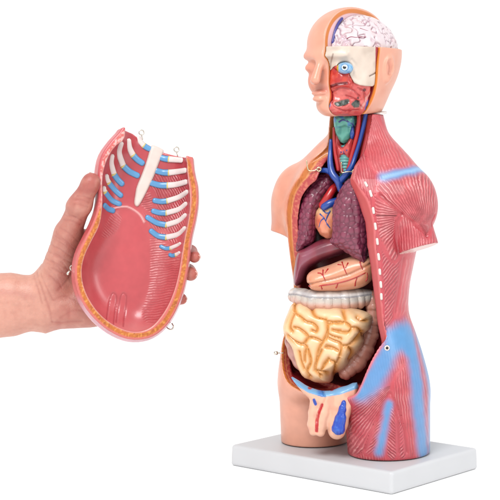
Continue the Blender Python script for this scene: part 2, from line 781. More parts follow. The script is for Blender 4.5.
def fib_fan(x, y, c, sp, R):
    return np.arctan2(y - c[1], x - c[0]) * R / sp


def paint_body(p):
    V, N = p.V, p.N
    u, v, z = V.T
    x, y = b_px(V)
    d = body_fn(u, v, z)
    outer = d > -0.9
    vc = vcut(z)
    view = w2b(np.array([0, -1.0, 0]))
    face = N @ view
    # --- muscle half / skin half
    mid = np.where(z < 62, 1.0, 0.0)
    mus = sstep(-1.0, 1.0, u - mid)
    p.put(SKIN, 1 - mus)
    blush = vnoise(V, 22)
    p.put((226, 152, 126), (1 - mus) * sstep(.45, .8, blush) * 0.5)
    p.put(MUS, mus)
    nz = vnoise(V, 9)
    p.put(MUS2, mus * sstep(.5, .9, nz) * 0.35)
    p.put(PALE, mus * sstep(.5, .9, vnoise(V + 50, 14)) * 0.35)
    fib = z * 0 + fib_lin(x, y, 80, 2.6)
    amp = mus * outer * 0.6
    edge = np.full(len(V), 99.0)
    for P, f, a, c, m in REGIONS:
        q = poly2(x, y, spline(P, 3, True))
        w = sstep(.8, -.8, q) * (face > -0.15) * outer * mus
        k = (w > 0.5)
        fib = np.where(k, f(x, y), fib)
        amp = np.where(k, a, amp)
        edge = np.where((face > -0.15) & outer, np.minimum(edge, np.abs(q)), edge)
        if c is not None:
            p.put(c, w * m)
    amp = amp * sstep(0.7, 2.6, edge)
    # painted blue fasciae
    for pts, r0, r1 in BLUES:
        L = hit(body_fn, pts)
        dd = line3(V, L)
        w = sstep(r1, r0, dd + 2.4 * (vnoise(V, 6) - .5)) * outer * mus
        p.put(BLUE, w * 0.95)
        if r1 == 9.5:
            p.put((176, 206, 230), sstep(4.5, 0, dd) * outer * .55)
        amp = amp * (1 - 0.85 * w)
    # back of the hip is blue as well
    w = sstep(-4, -20, v) * sstep(128, 108, z) * outer * mus
    p.put(BLUE, w * .9)
    amp *= 1 - w * .8
    # --- grooves between the muscles
    for pts, r, dep in GROOVES:
        L = hit(body_fn, pts)
        dd = line3(V, L)
        g = np.exp(-(dd / r) ** 2) * outer
        p.disp -= dep * g
        p.put(MUS2, g * 0.55)
    # --- cut rim
    rim = (~outer) & (((d > -9.6) & (cavity(u, v, z) > 0.4)) | (np.abs(v - rimv(u, z)) < 1.3) | (z > 290))
    sp = vnoise(V, 1.7)
    p.put((196, 84, 84), rim * sstep(-.7, -1.7, d))
    p.put((232, 150, 120), rim * (u < 0) * sstep(.5, .75, sp) * 0.6)
    lowz = sstep(160, 130, z)
    band = rim * (u < 0) * sstep(-5.2 + 1.8 * lowz, -4.4 + 1.8 * lowz, d)
    band = band * sstep(-.7, -1.7, d)
    p.put(FAT, band)
    p.put((226, 146, 74), band * lowz * .8)  # lower fat painted lighter to offset the shade on this stretch of rim
    p.put((170, 88, 38), band * sstep(.55, .8, vnoise(V * np.array([1, 1, .25]), 1.3)) * .6)
    p.put((236, 175, 110), rim * (u < 0) * sstep(.7, .2, np.abs(d + 5.1)) * .7)
    low = rim * sstep(66, 60, z + 0 * u)
    p.put((222, 120, 122), rim * (u > 0) * sstep(-3.0, -1.6, d))
    p.put((176, 60, 68), rim * (u > 0) * sstep(-5.0, -8.0, d))
    nk = rim * sstep(292, 298, z)
    p.put((188, 70, 66), nk * (u > -19))
    p.put((196, 116, 58), nk * (u < -15) * sstep(-15, -17, u))
    qo = poly2(u, z, OPEN)
    lip = outer * sstep(3.2, 1.2, qo) * sstep(116, 106, z) * (v > 15) * (u > 2)
    p.put((224, 122, 128), lip * .9)
    amp = amp * (1 - lip)
    # --- cavity
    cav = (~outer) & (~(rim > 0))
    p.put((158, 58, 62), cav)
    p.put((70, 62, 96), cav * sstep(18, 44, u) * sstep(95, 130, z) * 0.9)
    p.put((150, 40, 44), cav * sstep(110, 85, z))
    amp = np.where(outer, amp, 0)
    # legs' soles and arm stumps
    st = (np.abs(u) > 62) * (N[:, 2] < -0.8) * (z > 150)
    p.put((228, 190, 180), st * 1.0)
    amp = np.where(st > 0, 0, amp)
    p.fib, p.amp = fib, amp


REGIONS = [
    # outline in picture points, fibre phase, relief, tint, strength
    ([(372, 112), (384, 128), (400, 146), (420, 160), (418, 168), (396, 170), (378, 174), (368, 160), (364, 135)], lambda x, y: fib_fan(x, y, (352, 60), 2.7, 95), .55, (214, 108, 112), .5),
    ([(378, 182), (400, 174), (424, 168), (436, 190), (436, 214), (427, 236), (418, 226), (402, 213), (390, 204), (378, 196)], lambda x, y: fib_fan(x, y, (430, 244), 2.6, 52), 1.0, (212, 98, 104), .4),
    ([(374, 196), (384, 201), (402, 214), (396, 226), (395, 246), (400, 256), (392, 262), (378, 236)], lambda x, y: fib_fan(x, y, (412, 216), 2.5, 28), 1.0, (200, 80, 90), .5),
    ([(396, 224), (402, 214), (420, 228), (428, 238), (436, 220), (443, 240), (420, 252), (402, 256)], lambda x, y: fib_lin(x, y, 86, 2.7), .8, (206, 90, 98), .4),
    ([(380, 240), (392, 262), (403, 258), (398, 290), (394, 318), (384, 334), (383, 300), (381, 262)], lambda x, y: fib_lin(x, y, -52, 2.7), 1.0, (194, 76, 88), .5),
    ([(403, 258), (418, 252), (412, 280), (408, 310), (394, 318), (398, 290)], lambda x, y: fib_lin(x, y, -80, 3.0), .35, (214, 104, 110), .6),
    ([(356, 398), (372, 390), (392, 384), (388, 396), (376, 420), (364, 452), (346, 452), (349, 420)], lambda x, y: fib_fan(x, y, (408, 372), 2.6, 62), 1.0, (206, 88, 102), .3),
    ([(389, 396), (383, 422), (374, 452), (364, 452), (376, 420)], lambda x, y: fib_lin(x, y, -40, 2.4), .9, (204, 90, 108), .3),
    ([(391, 396), (396, 414), (398, 456), (386, 456), (388, 420)], lambda x, y: fib_lin(x, y, 42, 2.4), .9, (204, 90, 108), .3),
    ([(391, 394), (404, 426), (408, 456), (398, 456), (397, 416)], lambda x, y: fib_lin(x, y, -50, 2.4), .9, (204, 90, 108), .3),
    ([(392, 384), (400, 370), (408, 366), (414, 400), (416, 452), (406, 456), (404, 426), (393, 396)], lambda x, y: fib_lin(x, y, 84, 2.6), .7, (202, 84, 96), .3),
]
BLUES = [
    ([(384, 177), (397, 174), (412, 171), (424, 168.5)], 1, 9.5),
    ([(361, 392), (372, 382), (383, 362), (392, 345), (402, 336)], 3, 18),
    ([(396, 338), (408, 332), (408, 345)], 4, 19),
    ([(411, 345), (416, 372), (418, 400), (421, 425), (424, 452)], 3, 16),
    ([(389, 404), (385, 425), (379, 452)], 0, 8),
]
GROOVES = [
    ([(380, 195), (391, 205), (400, 213), (412, 222), (423, 231), (427, 236)], 1.3, 1.6),
    ([(402, 214), (397, 222), (395.5, 238), (399, 254)], 1.4, 1.0),
    ([(427, 236), (432, 225), (435, 215)], 1.3, 1.3),
    ([(389, 393), (378, 416), (365, 450)], 1.3, 1.3),
    ([(391, 393), (400, 412), (405, 430), (407, 452)], 1.3, 1.2),
    ([(394, 404), (398, 420), (399, 452)], 1.1, 0.9),
    ([(404, 258), (400, 285), (396, 312)], 1.8, 0.7),
]

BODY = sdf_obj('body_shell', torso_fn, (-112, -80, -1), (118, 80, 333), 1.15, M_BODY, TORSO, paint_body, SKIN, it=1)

# ---- sawn rib ends along the muscle side of the opening
M_WHITE = new_mat('painted_bone', rough=0.4, noise=0.05, bump=0.08, color=(238, 222, 216))
for a, b in (((365, 182.5), (367, 186)), ((370, 191), (371.5, 196)), ((373, 208), (373.8, 213)), ((375, 223.5), (375.8, 229)), ((377, 239), (377.6, 244)), ((378.3, 254), (379, 259.5)),
             ((379.6, 269.5), (380, 274)), ((380.6, 282), (381, 287)), ((381.2, 294), (381.4, 299))):
    L = hit(torso_fn, [a, b], lift=0.2)
    V, Fc = tube(L, 1.5, 8, flat=((0, 1, 0), 0.6), smooth_pts=False)
    link('rib_end', V, Fc, M_WHITE, BODY)
# ================================================================== organs of the trunk
def organ(name, fn, box, h, mat, paint=None, base=(200, 200, 200), parent=None, it=1):
    return sdf_obj(name, fn, box[0], box[1], h, mat, parent or TORSO, paint, base, it=it)


def vessels(name, fn, traces, rad, mat, parent, lift=0.1, frame='b', sides=7, n=4):
    parts = []
    for t in traces:
        L = hit(fn, t, frame=frame, lift=lift)
        r = np.linspace(rad, rad * 0.55, len(L))
        parts.append(tube(L, r, sides, n))
    V, Fc = join(parts)
    return link(name, V, Fc, mat, parent, frame=frame)


M_RED = new_mat('painted_artery', rough=0.3, noise=0.05, bump=0.05, color=(198, 44, 46), coat=0.3)
M_BLU = new_mat('painted_vein', rough=0.3, noise=0.05, bump=0.05, color=(38, 84, 168), coat=0.3)
M_DKB = new_mat('painted_dark_vein', rough=0.35, noise=0.05, bump=0.05, color=(70, 66, 150), coat=0.2)

# ---- lungs
M_LUNG = new_mat('painted_lung', rough=0.36, noise=0.08, bump=0.12, coat=0.15)


def lung_paint(p):
    f1, f2 = worley(p.V * np.array([1, 1, 1.12]), 6.2)
    e = sstep(.0, .28, f2 - f1)
    p.disp += 0.65 * (1 - (f1 / .75) ** 2) - 0.4 * (1 - e)
    p.put((172, 92, 116), (1 - sstep(.1, .6, f1)) * .35)
    p.put((110, 44, 70), (1 - e) * .6)
    p.put((118, 50, 74), sstep(.5, .9, vnoise(p.V + 31, 14)) * .4)


rl = pillow(Chart(315, 210, 15), [(327, 171.5), (333, 174), (335.5, 181), (334.5, 188), (330, 194), (323, 203), (318, 214), (316, 228), (314, 241), (305, 247.5), (296, 251), (296.6, 236), (298, 220), (300, 206), (304, 194), (311, 182), (319, 174)], 13, 14)
organ('lung', rl, rl.box, 0.75, M_LUNG, lung_paint, (146, 66, 92))
ll = pillow(Chart(350, 220, 24), [(350.5, 178.5), (358, 180.5), (364, 186.5), (368, 195), (369.5, 213), (370.5, 232), (368, 248), (364.5, 263.5), (356, 259), (343, 250), (330.5, 243), (332.5, 236), (332.5, 222), (333, 210), (335, 201), (339.5, 191.5), (345, 183)], 15, 17)
organ('lung', ll, ll.box, 0.75, M_LUNG, lung_paint, (146, 66, 92))

# ---- heart with its great vessels
hh = pillow(Chart(328, 220, 14), [(322, 203), (331, 199), (339, 203), (341, 216), (338, 230), (330, 238.5), (322, 236), (316, 228), (315.5, 214)], 10, 14)


def heart_fn(u, v, z):
    return hh(u, v, z)


def heart_paint(p):
    x, y = b_px(p.V)
    p.put((236, 206, 160), sstep(218, 208, y))
    p.put((240, 150, 128), sstep(.4, .8, vnoise(p.V, 8)) * .6 * sstep(214, 224, y))
    p.put((214, 92, 70), sstep(.55, .85, vnoise(p.V + 9, 6)) * .6)
    p.disp += (vnoise(p.V, 5) - .5) * 1.6


M_HEART = new_mat('painted_heart', rough=0.3, noise=0.06, bump=0.15, coat=0.3)
HEART = organ('heart', heart_fn, hh.box, 0.9, M_HEART, heart_paint, (236, 158, 124))
vessels('coronary_vein', heart_fn, [[(320, 214), (324, 218), (327, 224)], [(330, 211), (327, 217), (326, 221)], [(324, 218), (321, 221), (319, 227)], [(327, 224), (330, 228)], [(322, 209), (326, 213), (330, 212)]], 0.75, M_BLU, HEART, lift=0.1)
CT0 = Chart(330, 200, 16)
V, Fc = tube(CT0.p3([(322, 206), (327, 198), (332, 190), (336, 186)], [4, 6, 4, 0]), [4.2, 4.2, 4, 3.6], 14)
link('aorta', V, Fc, M_RED, HEART)
V, Fc = tube(CT0.p3([(323, 207), (329, 203.5), (336, 201), (344, 199)], [9, 10, 8, 2]), [3.6, 4, 3.8, 3.4], 14)
link('pulmonary_artery', V, Fc, M_BLU, HEART)

# ---- liver under the diaphragm
M_LIVER = new_mat('painted_liver', rough=0.28, noise=0.06, bump=0.06, coat=0.3)
lv = pillow(Chart(318, 262, 14, 30), [(298, 251), (306, 247), (322, 239), (340, 235), (356, 240), (352, 251), (340, 255.5), (322, 261.5), (309, 269.5), (304, 280), (298, 286), (294, 282), (295, 266)], 9, 20)


def liver_paint(p):
    x, y = b_px(p.V)
    q = line2(x, y, [(309, 250), (304, 262), (298, 280)])
    p.put((168, 112, 134), sstep(7, 1, q) * .35)  # pale sheen painted down the left face
    p.put((86, 42, 62), sstep(.5, .85, vnoise(p.V, 10)) * .35)
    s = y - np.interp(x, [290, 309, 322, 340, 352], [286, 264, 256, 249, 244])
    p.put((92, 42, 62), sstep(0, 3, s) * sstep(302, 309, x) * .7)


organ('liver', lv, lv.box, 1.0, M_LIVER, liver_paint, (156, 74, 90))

# ---- stomach
st = pillow(Chart(340, 273, 22, 34), [(306.5, 278), (312, 270.5), (329, 265), (345, 258.5), (358, 255), (368, 256), (374, 261), (375.5, 270), (371, 281), (360, 288), (341, 291), (325, 291.5), (311, 289)], 12, 18)
CREASE = [(306, 285), (318, 282.5), (335, 278.5), (350, 274), (363, 268), (376, 260.5)]


def stomach_fn(u, v, z):
    return st(u, v, z)


def stomach_paint(p):
    x, y = b_px(p.V)
    q = line2(x, y, CREASE)
    g = np.exp(-(q / 1.3) ** 2)
    p.disp -= 1.5 * g
    p.put((176, 110, 70), np.exp(-(q / 1.0) ** 2) * .8)
    p.put((226, 150, 118), sstep(.5, .85, vnoise(p.V, 12)) * .5)
    p.put((247, 210, 184), sstep(272, 262, y - (340 - x) * .15) * .35)


M_STOM = new_mat('painted_stomach', rough=0.32, noise=0.05, bump=0.08, coat=0.2)
STOM = organ('stomach', stomach_fn, st.box, 0.9, M_STOM, stomach_paint, (236, 168, 134))
vessels('gastric_vessel', stomach_fn, [
    [(309, 286), (322, 285.5), (338, 283), (352, 279), (364, 273.5), (374, 267)],
    [(323, 270), (323, 275), (325, 280)], [(318, 273), (321, 273.5), (323, 276)], [(328, 269), (325, 273)],
    [(342, 262), (344, 268), (346.5, 274)], [(338, 264.5), (341.5, 265)], [(348, 263), (345.5, 268)],
    [(360, 262), (361, 266), (362.5, 269)], [(355, 286), (355.5, 282), (357, 278)], [(336, 288), (337, 286), (338, 283)], [(366, 281), (367.5, 277), (367, 273)], [(322, 289), (321, 285.5)],
], 0.75, M_RED, STOM, lift=0.15)

# ---- large bowel
M_COLON = new_mat('painted_colon', rough=0.3, noise=0.05, bump=0.1, coat=0.3)


def haustra(P, N, pts, per, dep):
    """scalloped pouches along a bowel"""
    S = spline(pts, 8)
    L = np.concatenate([[0], np.cumsum(np.linalg.norm(np.diff(S, axis=0), axis=1))])
    k = np.argmin(((P[:, None, :] - S[None]) ** 2).sum(2), 1)
    k = np.clip(k, 1, len(S) - 2)
    T = S[k + 1] - S[k - 1]
    l = L[k] + ((P - S[k]) * T).sum(1) / np.linalg.norm(T, axis=1)
    return -dep * (1 - np.abs(np.sin(math.pi * l / per)) ** 0.6)


CH = Chart(330, 300, 26, 30)
TC = CH.p3([(294, 296.5), (302, 298.5), (314, 300.5), (330, 301), (346, 300.5), (358, 299), (366, 297.5)], [-10, -4, 3, 6, 3, -2, -6])


def tcolon_fn(u, v, z):
    return chain(u, v, z, TC, [8.0, 9.0, 10.2, 10.6, 10.4, 9.6, 8.0], 4)


def tcolon_paint(p):
    x, y = b_px(p.V)
    top = np.interp(x, [288, 296, 310, 330, 350, 372], [289, 289, 292, 292.5, 292, 289])
    s = y - top
    mask = sstep(3.0, 4.5, np.abs(s - 2.2)) * sstep(9.0, 10.5, s)
    p.disp += haustra(p.V, p.N, TC, 7.4, 1.7) * np.where(s > 6.5, 1, 0.25)
    p.put((226, 178, 160), sstep(9, 15, s))
    p.put((160, 158, 164), sstep(1.6, .2, np.abs(s - 5.2)) * .8)
    p.put((236, 232, 232), sstep(2.2, .4, np.abs(s - 3.0)) * .6)
    p.put((150, 148, 156), sstep(.5, .85, vnoise(p.V, 6)) * .4 * sstep(12, 6, s))
    p.put((232, 196, 184), sstep(300, 294, x) * sstep(6, 10, s) * .7)
    p.disp -= 0.8 * np.exp(-((s - 5.4) / .8) ** 2)


organ('transverse_colon', tcolon_fn, box_of(TC, 12), 0.8, M_COLON, tcolon_paint, (212, 202, 192))
DC = CH.p3([(371, 297), (372.5, 306), (372, 320), (369, 336), (363.5, 351), (356, 363), (346, 372)], [-8, -8, -8, -9, -6, -2, 4])


def dcolon_fn(u, v, z):
    return chain(u, v, z, DC, [6.5, 7.0, 7.6, 8.2, 9, 9, 7.5], 4)


def dcolon_paint(p):
    p.disp += haustra(p.V, p.N, DC, 7.0, 0.9)
    x, y = b_px(p.V)
    q = line2(x, y, [(369, 300), (367, 318), (364, 336), (357, 352), (349, 364)])
    p.put((236, 196, 176), sstep(1.8, .4, q) * .6)
    p.put((178, 108, 98), sstep(.5, .85, vnoise(p.V, 8)) * .5)


organ('descending_colon', dcolon_fn, box_of(DC, 11), 0.9, M_COLON, dcolon_paint, (212, 152, 134))
AC = CH.p3([(291, 330), (291.5, 342), (295, 353), (300, 362), (305, 369)], [-6, -4, 0, 2, 4])


def acolon_fn(u, v, z):
    return chain(u, v, z, AC, [6, 6.5, 6.5, 6, 4.5], 4)


organ('ascending_colon', acolon_fn, box_of(AC, 9), 1.0, M_COLON, lambda p: p.put((214, 168, 156), sstep(.4, .8, vnoise(p.V, 6)) * .6), (186, 132, 124))

# ---- small bowel
SB = [(294, 303), (289.5, 312), (286, 321), (285, 329), (288, 339), (294, 347), (296.5, 357), (300, 368), (307, 378), (318, 382), (330, 382.5), (334, 376.5), (344, 369), (354, 357), (362, 345), (364, 335), (369.5, 328), (371, 318), (366, 312.5), (352, 308), (337, 306), (313, 305), (301, 302)]
sb = pillow(Chart(326, 342, 30, 20), SB, 12, 22)


def sb_fn(u, v, z):
    return sb(u, v, z)


def _z(ox, oy, k, L):
    return [(ox + a / k, oy + b / k) for a, b in L]


A6 = lambda L: _z(270, 290, 7.143, L)
A7 = lambda L: _z(325, 290, 7.143, L)
A5 = lambda L: _z(270, 280, 4.167, L)
FOLDS = [A6(L) for L in (
    [(178, 85), (180, 150), (215, 185), (250, 225), (300, 240), (332, 270), (325, 298), (298, 290)],
    [(180, 150), (150, 205), (140, 265), (155, 295)],
    [(168, 268), (205, 278), (250, 312), (272, 340)],
    [(115, 325), (160, 360), (230, 388), (270, 342), (320, 347), (372, 372)],
    [(300, 125), (312, 165), (335, 190), (390, 212), (408, 248), (402, 312), (375, 365)],
    [(408, 250), (440, 236), (500, 226)], [(402, 310), (440, 332), (500, 348)], [(448, 290), (500, 294)],
    [(232, 388), (258, 410), (245, 460), (243, 510)], [(372, 372), (345, 425), (328, 505)], [(400, 402), (440, 412), (482, 435)])]
FOLDS += [A7(L) for L in (
    [(0, 205), (12, 262), (14, 330), (0, 350)], [(18, 225), (80, 238), (128, 228), (140, 195), (130, 145)], [(140, 226), (182, 272), (165, 302), (100, 302), (50, 286)],
    [(182, 272), (240, 282), (278, 325)], [(232, 186), (270, 212), (302, 216)], [(18, 342), (60, 362), (100, 378), (112, 405), (110, 475)], [(112, 398), (170, 402), (230, 352), (272, 305)],
    [(175, 415), (200, 450), (180, 500)], [(0, 410), (52, 417)])]
FOLDS += [A5(L) for L in (
    [(155, 290), (168, 340), (152, 380), (165, 408)], [(212, 292), (195, 330), (186, 372), (215, 402)], [(243, 330), (225, 352), (214, 376)], [(250, 336), (276, 352), (272, 392)],
    [(290, 330), (282, 352)], [(186, 376), (240, 392)], [(120, 300), (128, 340), (140, 372)])]


def sb_paint(p):
    x, y = b_px(p.V)
    front = p.N @ w2b(np.array([0, -1.0, 0])) > -0.1
    q = np.min([line2(x, y, spline(L, 4)) for L in FOLDS], 0)
    w = sstep(0, 5.2, q)
    dep = 4.4 * (1 - np.sqrt(np.clip(1 - (1 - np.clip(q / 8.0, 0, 1)) ** 2, 0, 1)))
    p.disp -= np.where(front, dep, 0)
    g = np.exp(-(q / 1.15) ** 2) * front
    p.put((226, 154, 70), g)
    p.put((228, 166, 92), sstep(3.2, 1.0, q) * front * .5)
    p.put((250, 216, 176), sstep(1.6, 4.4, q) * .9)
    p.put((226, 160, 70), sstep(.5, .9, vnoise(p.V, 10)) * .25)


M_SB = new_mat('painted_small_bowel', rough=0.33, noise=0.04, bump=0.06, coat=0.25)
organ('small_intestine', sb_fn, sb.box, 0.75, M_SB, sb_paint, (246, 196, 146))

# ---- sectioned pelvis at the front
GC = Chart(325, 400, 61, 34)
ga = pillow(GC, [(291, 377), (300, 381.5), (308, 386.5), (323, 391), (340, 388.5), (357, 382.5), (357.5, 398), (354, 406), (346, 411), (335, 408), (323, 405), (314, 401), (304, 393.5)], 4, 8)
gl = GC.p3([(315, 398), (313.5, 412), (312.5, 424), (313.5, 431)], [2, 3, 3, 3])
gm = GC.p3([(327, 400), (324, 413), (321, 425), (321, 431)], [3, 5, 6, 6])
gr = GC.p3([(343, 396), (341, 410), (338, 422), (337, 430)], [1, 2, 3, 3])


def gen_fn(u, v, z):
    d = ga(u, v, z)
    d = smin(d, chain(u, v, z, gl, [4.4, 4.6, 4.6, 4], 2), 3.0)
    d = smin(d, chain(u, v, z, gm, [5.2, 5.6, 5.4, 4.4], 2), 4.0)
    return smin(d, chain(u, v, z, gr, [8, 9.5, 9.8, 8.5], 2), 4.0)


def gen_paint(p):
    x, y = b_px(p.V)
    top = np.interp(x, [291, 300, 308, 323, 340, 357], [377, 381.5, 386.5, 391, 388.5, 382.5])
    s = y - top
    front = p.N @ w2b(np.array([0, -1.0, 0])) > -0.2
    band = sstep(6.6, 5.8, s)
    p.put((126, 176, 214), band)
    p.put((62, 130, 200), band * sstep(6, 1, np.abs(x - 321)) * .9)
    for c in ((310, 388), (331.5, 389.5)):
        p.put((170, 60, 84), sstep(2.6, 1.8, np.hypot((x - c[0]), (y - c[1]) * 1.5)) * front)
    q = line2(x, y, [(323, 390), (325, 398), (322, 404), (317.5, 414), (316.8, 432)])
    p.disp -= 1.4 * np.exp(-(q / .8) ** 2) * front
    p.put((206, 40, 44), sstep(1.9, 1.3, line2(x, y, [(322, 405), (319, 412), (317, 420), (316.5, 431)])) * front)
    p.put((30, 84, 184), sstep(1.9, 1.2, line2(x, y, [(314, 400), (315.5, 404)])) * front)
    p.put((224, 150, 130), sstep(.5, .8, vnoise(p.V, 7)) * .4 * (1 - band))


M_FLESH = new_mat('painted_flesh', rough=0.36, noise=0.04, bump=0.08, coat=0.15)
gb = box_of(np.concatenate([GC.p3([(291, 377), (357, 437)]), gl, gm, gr]), 12)
PELV = organ('pelvic_section', gen_fn, gb, 0.8, M_FLESH, gen_paint, (240, 190, 164))
gt = hit(gen_fn, [(343.5, 403), (342.5, 410), (340.5, 418), (338.5, 428)])


def testis_fn(u, v, z):
    return chain(u, v, z, gt, [2.6, 3.0, 4.4, 6.6], 3)


def testis_paint(p):
    p.disp += (vnoise(p.V * np.array([1, 1, .35]), 1.6) - .5) * 1.2
    p.put((60, 130, 220), sstep(.5, .85, vnoise(p.V, 3)) * .5)


M_TEST = new_mat('painted_blue_gland', rough=0.3, noise=0.05, bump=0.1, coat=0.3)
organ('testis', testis_fn, box_of(gt, 9), 0.7, M_TEST, testis_paint, (28, 84, 190), parent=PELV)
# ================================================================== throat and great veins
NK = Chart(350, 140, 5, 22)
M_TEAL = new_mat('painted_cartilage', rough=0.32, noise=0.06, bump=0.12, coat=0.2)
lx = pillow(NK, [(335, 116), (345, 114), (356, 116), (356.5, 127), (354, 136), (344.5, 144), (337.5, 136), (335, 127)], 7, 12)


def lx_paint(p):
    x, y = b_px(p.V)
    p.put((78, 140, 200), sstep(130, 123, y) * sstep(.25, .55, vnoise(p.V, 5)))
    p.put((60, 148, 140), sstep(.55, .8, vnoise(p.V + 4, 4)) * .6)
    q = line2(x, y, [(336, 127), (345, 125), (355, 128)])
    p.disp -= 1.2 * np.exp(-(q / 1.1) ** 2)
    p.disp += (vnoise(p.V, 3) - .5) * 0.9


LAR = organ('larynx', lx, lx.box, 0.7, M_TEAL, lx_paint, (108, 184, 168))
vessels('laryngeal_vein', lx, [[(347, 121), (352, 124), (355, 128)], [(350, 117), (353, 122), (352, 128)], [(339, 122), (343, 120), (348, 122)]], 0.8, M_DKB, LAR, lift=-.1)
M_THY = new_mat('painted_thyroid', rough=0.3, noise=0.08, bump=0.25, coat=0.25)
ty = pillow(NK, [(338, 139), (344, 146), (351, 138), (355.5, 137), (355.5, 150), (351, 159), (345, 156), (340, 160), (338, 150)], 5, 11)


def ty_paint(p):
    p.put((226, 110, 104), sstep(.45, .8, vnoise(p.V, 4)) * .7)
    p.disp += (vnoise(p.V * np.array([1, 1, .4]), 2.2) - .5) * 1.0


THY = organ('thyroid', ty, ty.box, 0.7, M_THY, ty_paint, (200, 72, 74))
vessels('thyroid_vein', ty, [[(342, 147), (344, 153), (345, 158), (344, 164)], [(347, 150), (345, 155)], [(341, 152), (344, 156)]], 0.8, M_DKB, THY, lift=-.1)
tr = NK.p3([(346, 150), (346, 160), (346.5, 176)], [2, 2, 2])


def tr_fn(u, v, z):
    return chain(u, v, z, tr, [6.2, 6.2, 6.2]) + 0.55 * np.sin(z * 2 * math.pi / 3.0)


organ('trachea', tr_fn, box_of(tr, 9), 0.7, M_TEAL, lambda p: p.put((70, 140, 150), sstep(.4, .8, vnoise(p.V, 3)) * .5), (120, 186, 180))


def nvessel(name, mat, pts, w, r, parent=None):
    V, Fc = tube(NK.p3(pts, w), r, 12, 6)
    return link(name, V, Fc, mat, parent or TORSO)


VEIN = nvessel('jugular_vein', M_BLU, [(332, 140), (332, 152), (333, 163), (336, 173), (342, 181), (344, 190)], [4, 6, 10, 14, 15, 11], [1.7, 2.2, 3.0, 3.6, 3.6, 3.4])
nvessel('jugular_vein', M_BLU, [(368, 108), (366, 122), (362, 140), (358, 155), (355, 166), (350, 174), (343, 182)], [5, 6, 7, 9, 12, 13, 14], [1.9, 2.2, 2.2, 2.3, 2.6, 3.2, 3.4])
nvessel('subclavian_vein', M_BLU, [(318, 170.5), (325, 170), (332, 171), (337, 175)], [6, 9, 12, 13], [2.0, 2.5, 2.8, 3.0])
nvessel('subclavian_vein', M_BLU, [(370, 176), (366, 171.5), (360, 170), (353, 172)], [4, 8, 10, 12], [2.2, 2.6, 2.6, 2.6])
nvessel('carotid_artery', M_RED, [(335.5, 128), (336, 142), (338, 156), (341, 170)], [5, 6, 8, 10], [1.5, 1.8, 1.9, 2.0])
nvessel('carotid_artery', M_RED, [(360.5, 110), (360.5, 124), (358.5, 138), (354.5, 154), (351, 170)], [6, 7, 8, 9, 10], [2.0, 2.2, 2.2, 2.1, 2.0])
nvessel('subclavian_artery', M_RED, [(368, 169), (362, 167), (357, 167)], [7, 9, 9], [1.8, 1.8, 1.8])
nvessel('neck_vein', M_BLU, [(354.5, 128), (354.5, 134), (354, 138)], [8, 9, 8], [1.4, 2.3, 1.6])
M_STRAP = new_mat('painted_strap_muscle', rough=0.38, noise=0.06, bump=0.2, color=(196, 74, 78))
nvessel('strap_muscle', M_STRAP, [(337.5, 132), (338.5, 146), (341, 160), (344, 172)], [2, 4, 5, 7], [2.6, 3.2, 3.0, 2.4])
nvessel('strap_muscle', M_STRAP, [(357.5, 126), (356.5, 142), (353.5, 158), (350, 170)], [1, 3, 5, 7], [3.0, 3.4, 3.0, 2.4])
nvessel('strap_muscle', M_STRAP, [(371, 114), (369, 132), (365.5, 150), (362, 166)], [-1, 1, 3, 6], [2.8, 3.4, 3.4, 2.6])

# ---- wire hooks and eyelets that hold the chest plate
M_METAL = new_mat('steel_wire', rough=0.22, noise=0.02, bump=0.02, color=(196, 190, 178), metal=1.0)
M_BRASS = new_mat('brass_eyelet', rough=0.28, noise=0.02, bump=0.02, color=(196, 184, 152), metal=1.0)
M_DARK = new_mat('dark_hole', rough=0.6, noise=0.02, bump=0.02, color=(32, 30, 30))


def ring_pts(c, a, b, r, n=12):
    a, b = np.asarray(a, float), np.asarray(b, float)
    return np.array([c + r * (a * math.cos(t) + b * math.sin(t)) for t in np.linspace(0, 2 * math.pi, n, endpoint=False)])


EX, EZ = w2b(np.array([1.0, 0, 0])), np.array([0, 0, 1.0])
for pts, w, eye in (([(311.5, 160.5), (312, 165), (313.5, 170), (318, 170.5), (322, 169)], [17, 17, 17, 17, 16], (323.5, 169)),
                    ([(346.5, 162), (346.5, 167), (347, 172), (352, 171.5), (357, 171.5)], [19, 19, 19, 18, 16], (358.5, 171.5))):
    P = NK.p3(pts, w)
    V, Fc = tube(P, 0.6, 8, 4)
    hk = link('wire_hook', V, Fc, M_BRASS, TORSO)
    c = NK.p3([eye], w[-1])[0]
    V, Fc = tube(ring_pts(c, EX, EZ, 1.9), 0.75, 8, 3, closed=True)
    link('eyelet', V, Fc, M_BRASS, hk)
# hip eyelet and side pin
c = hit(torso_fn, [(387, 348)], lift=0.4)[0]
nx = np.array([.75, .66, 0])
tx = np.array([.66, -.75, 0])
V, Fc = tube(ring_pts(c, tx, EZ, 1.9), 0.8, 8, 3, closed=True)
he = link('eyelet', V, Fc, M_WHITE, TORSO)
V, Fc = tube([c - nx * .8, c + nx * .25], 1.5, 10, smooth_pts=False)
link('screw_hole', V, Fc, M_DARK, he)
c = hit(body_fn, [(283, 353)], lift=0)[0]
V1, F1 = tube([c, c - EX * 3.4], 0.8, 8, smooth_pts=False)
V2, F2 = tube([c - EX * 6.0, c - EX * 8.0], 1.9, 10, smooth_pts=False)
V3, F3 = tube([c - EX * 3.0, c - EX * 6.2], 0.8, 8, smooth_pts=False)
V, Fc = join([(V1, F1), (V2, F2), (V3, F3)])
link('side_pin', V, Fc, M_METAL, TORSO)
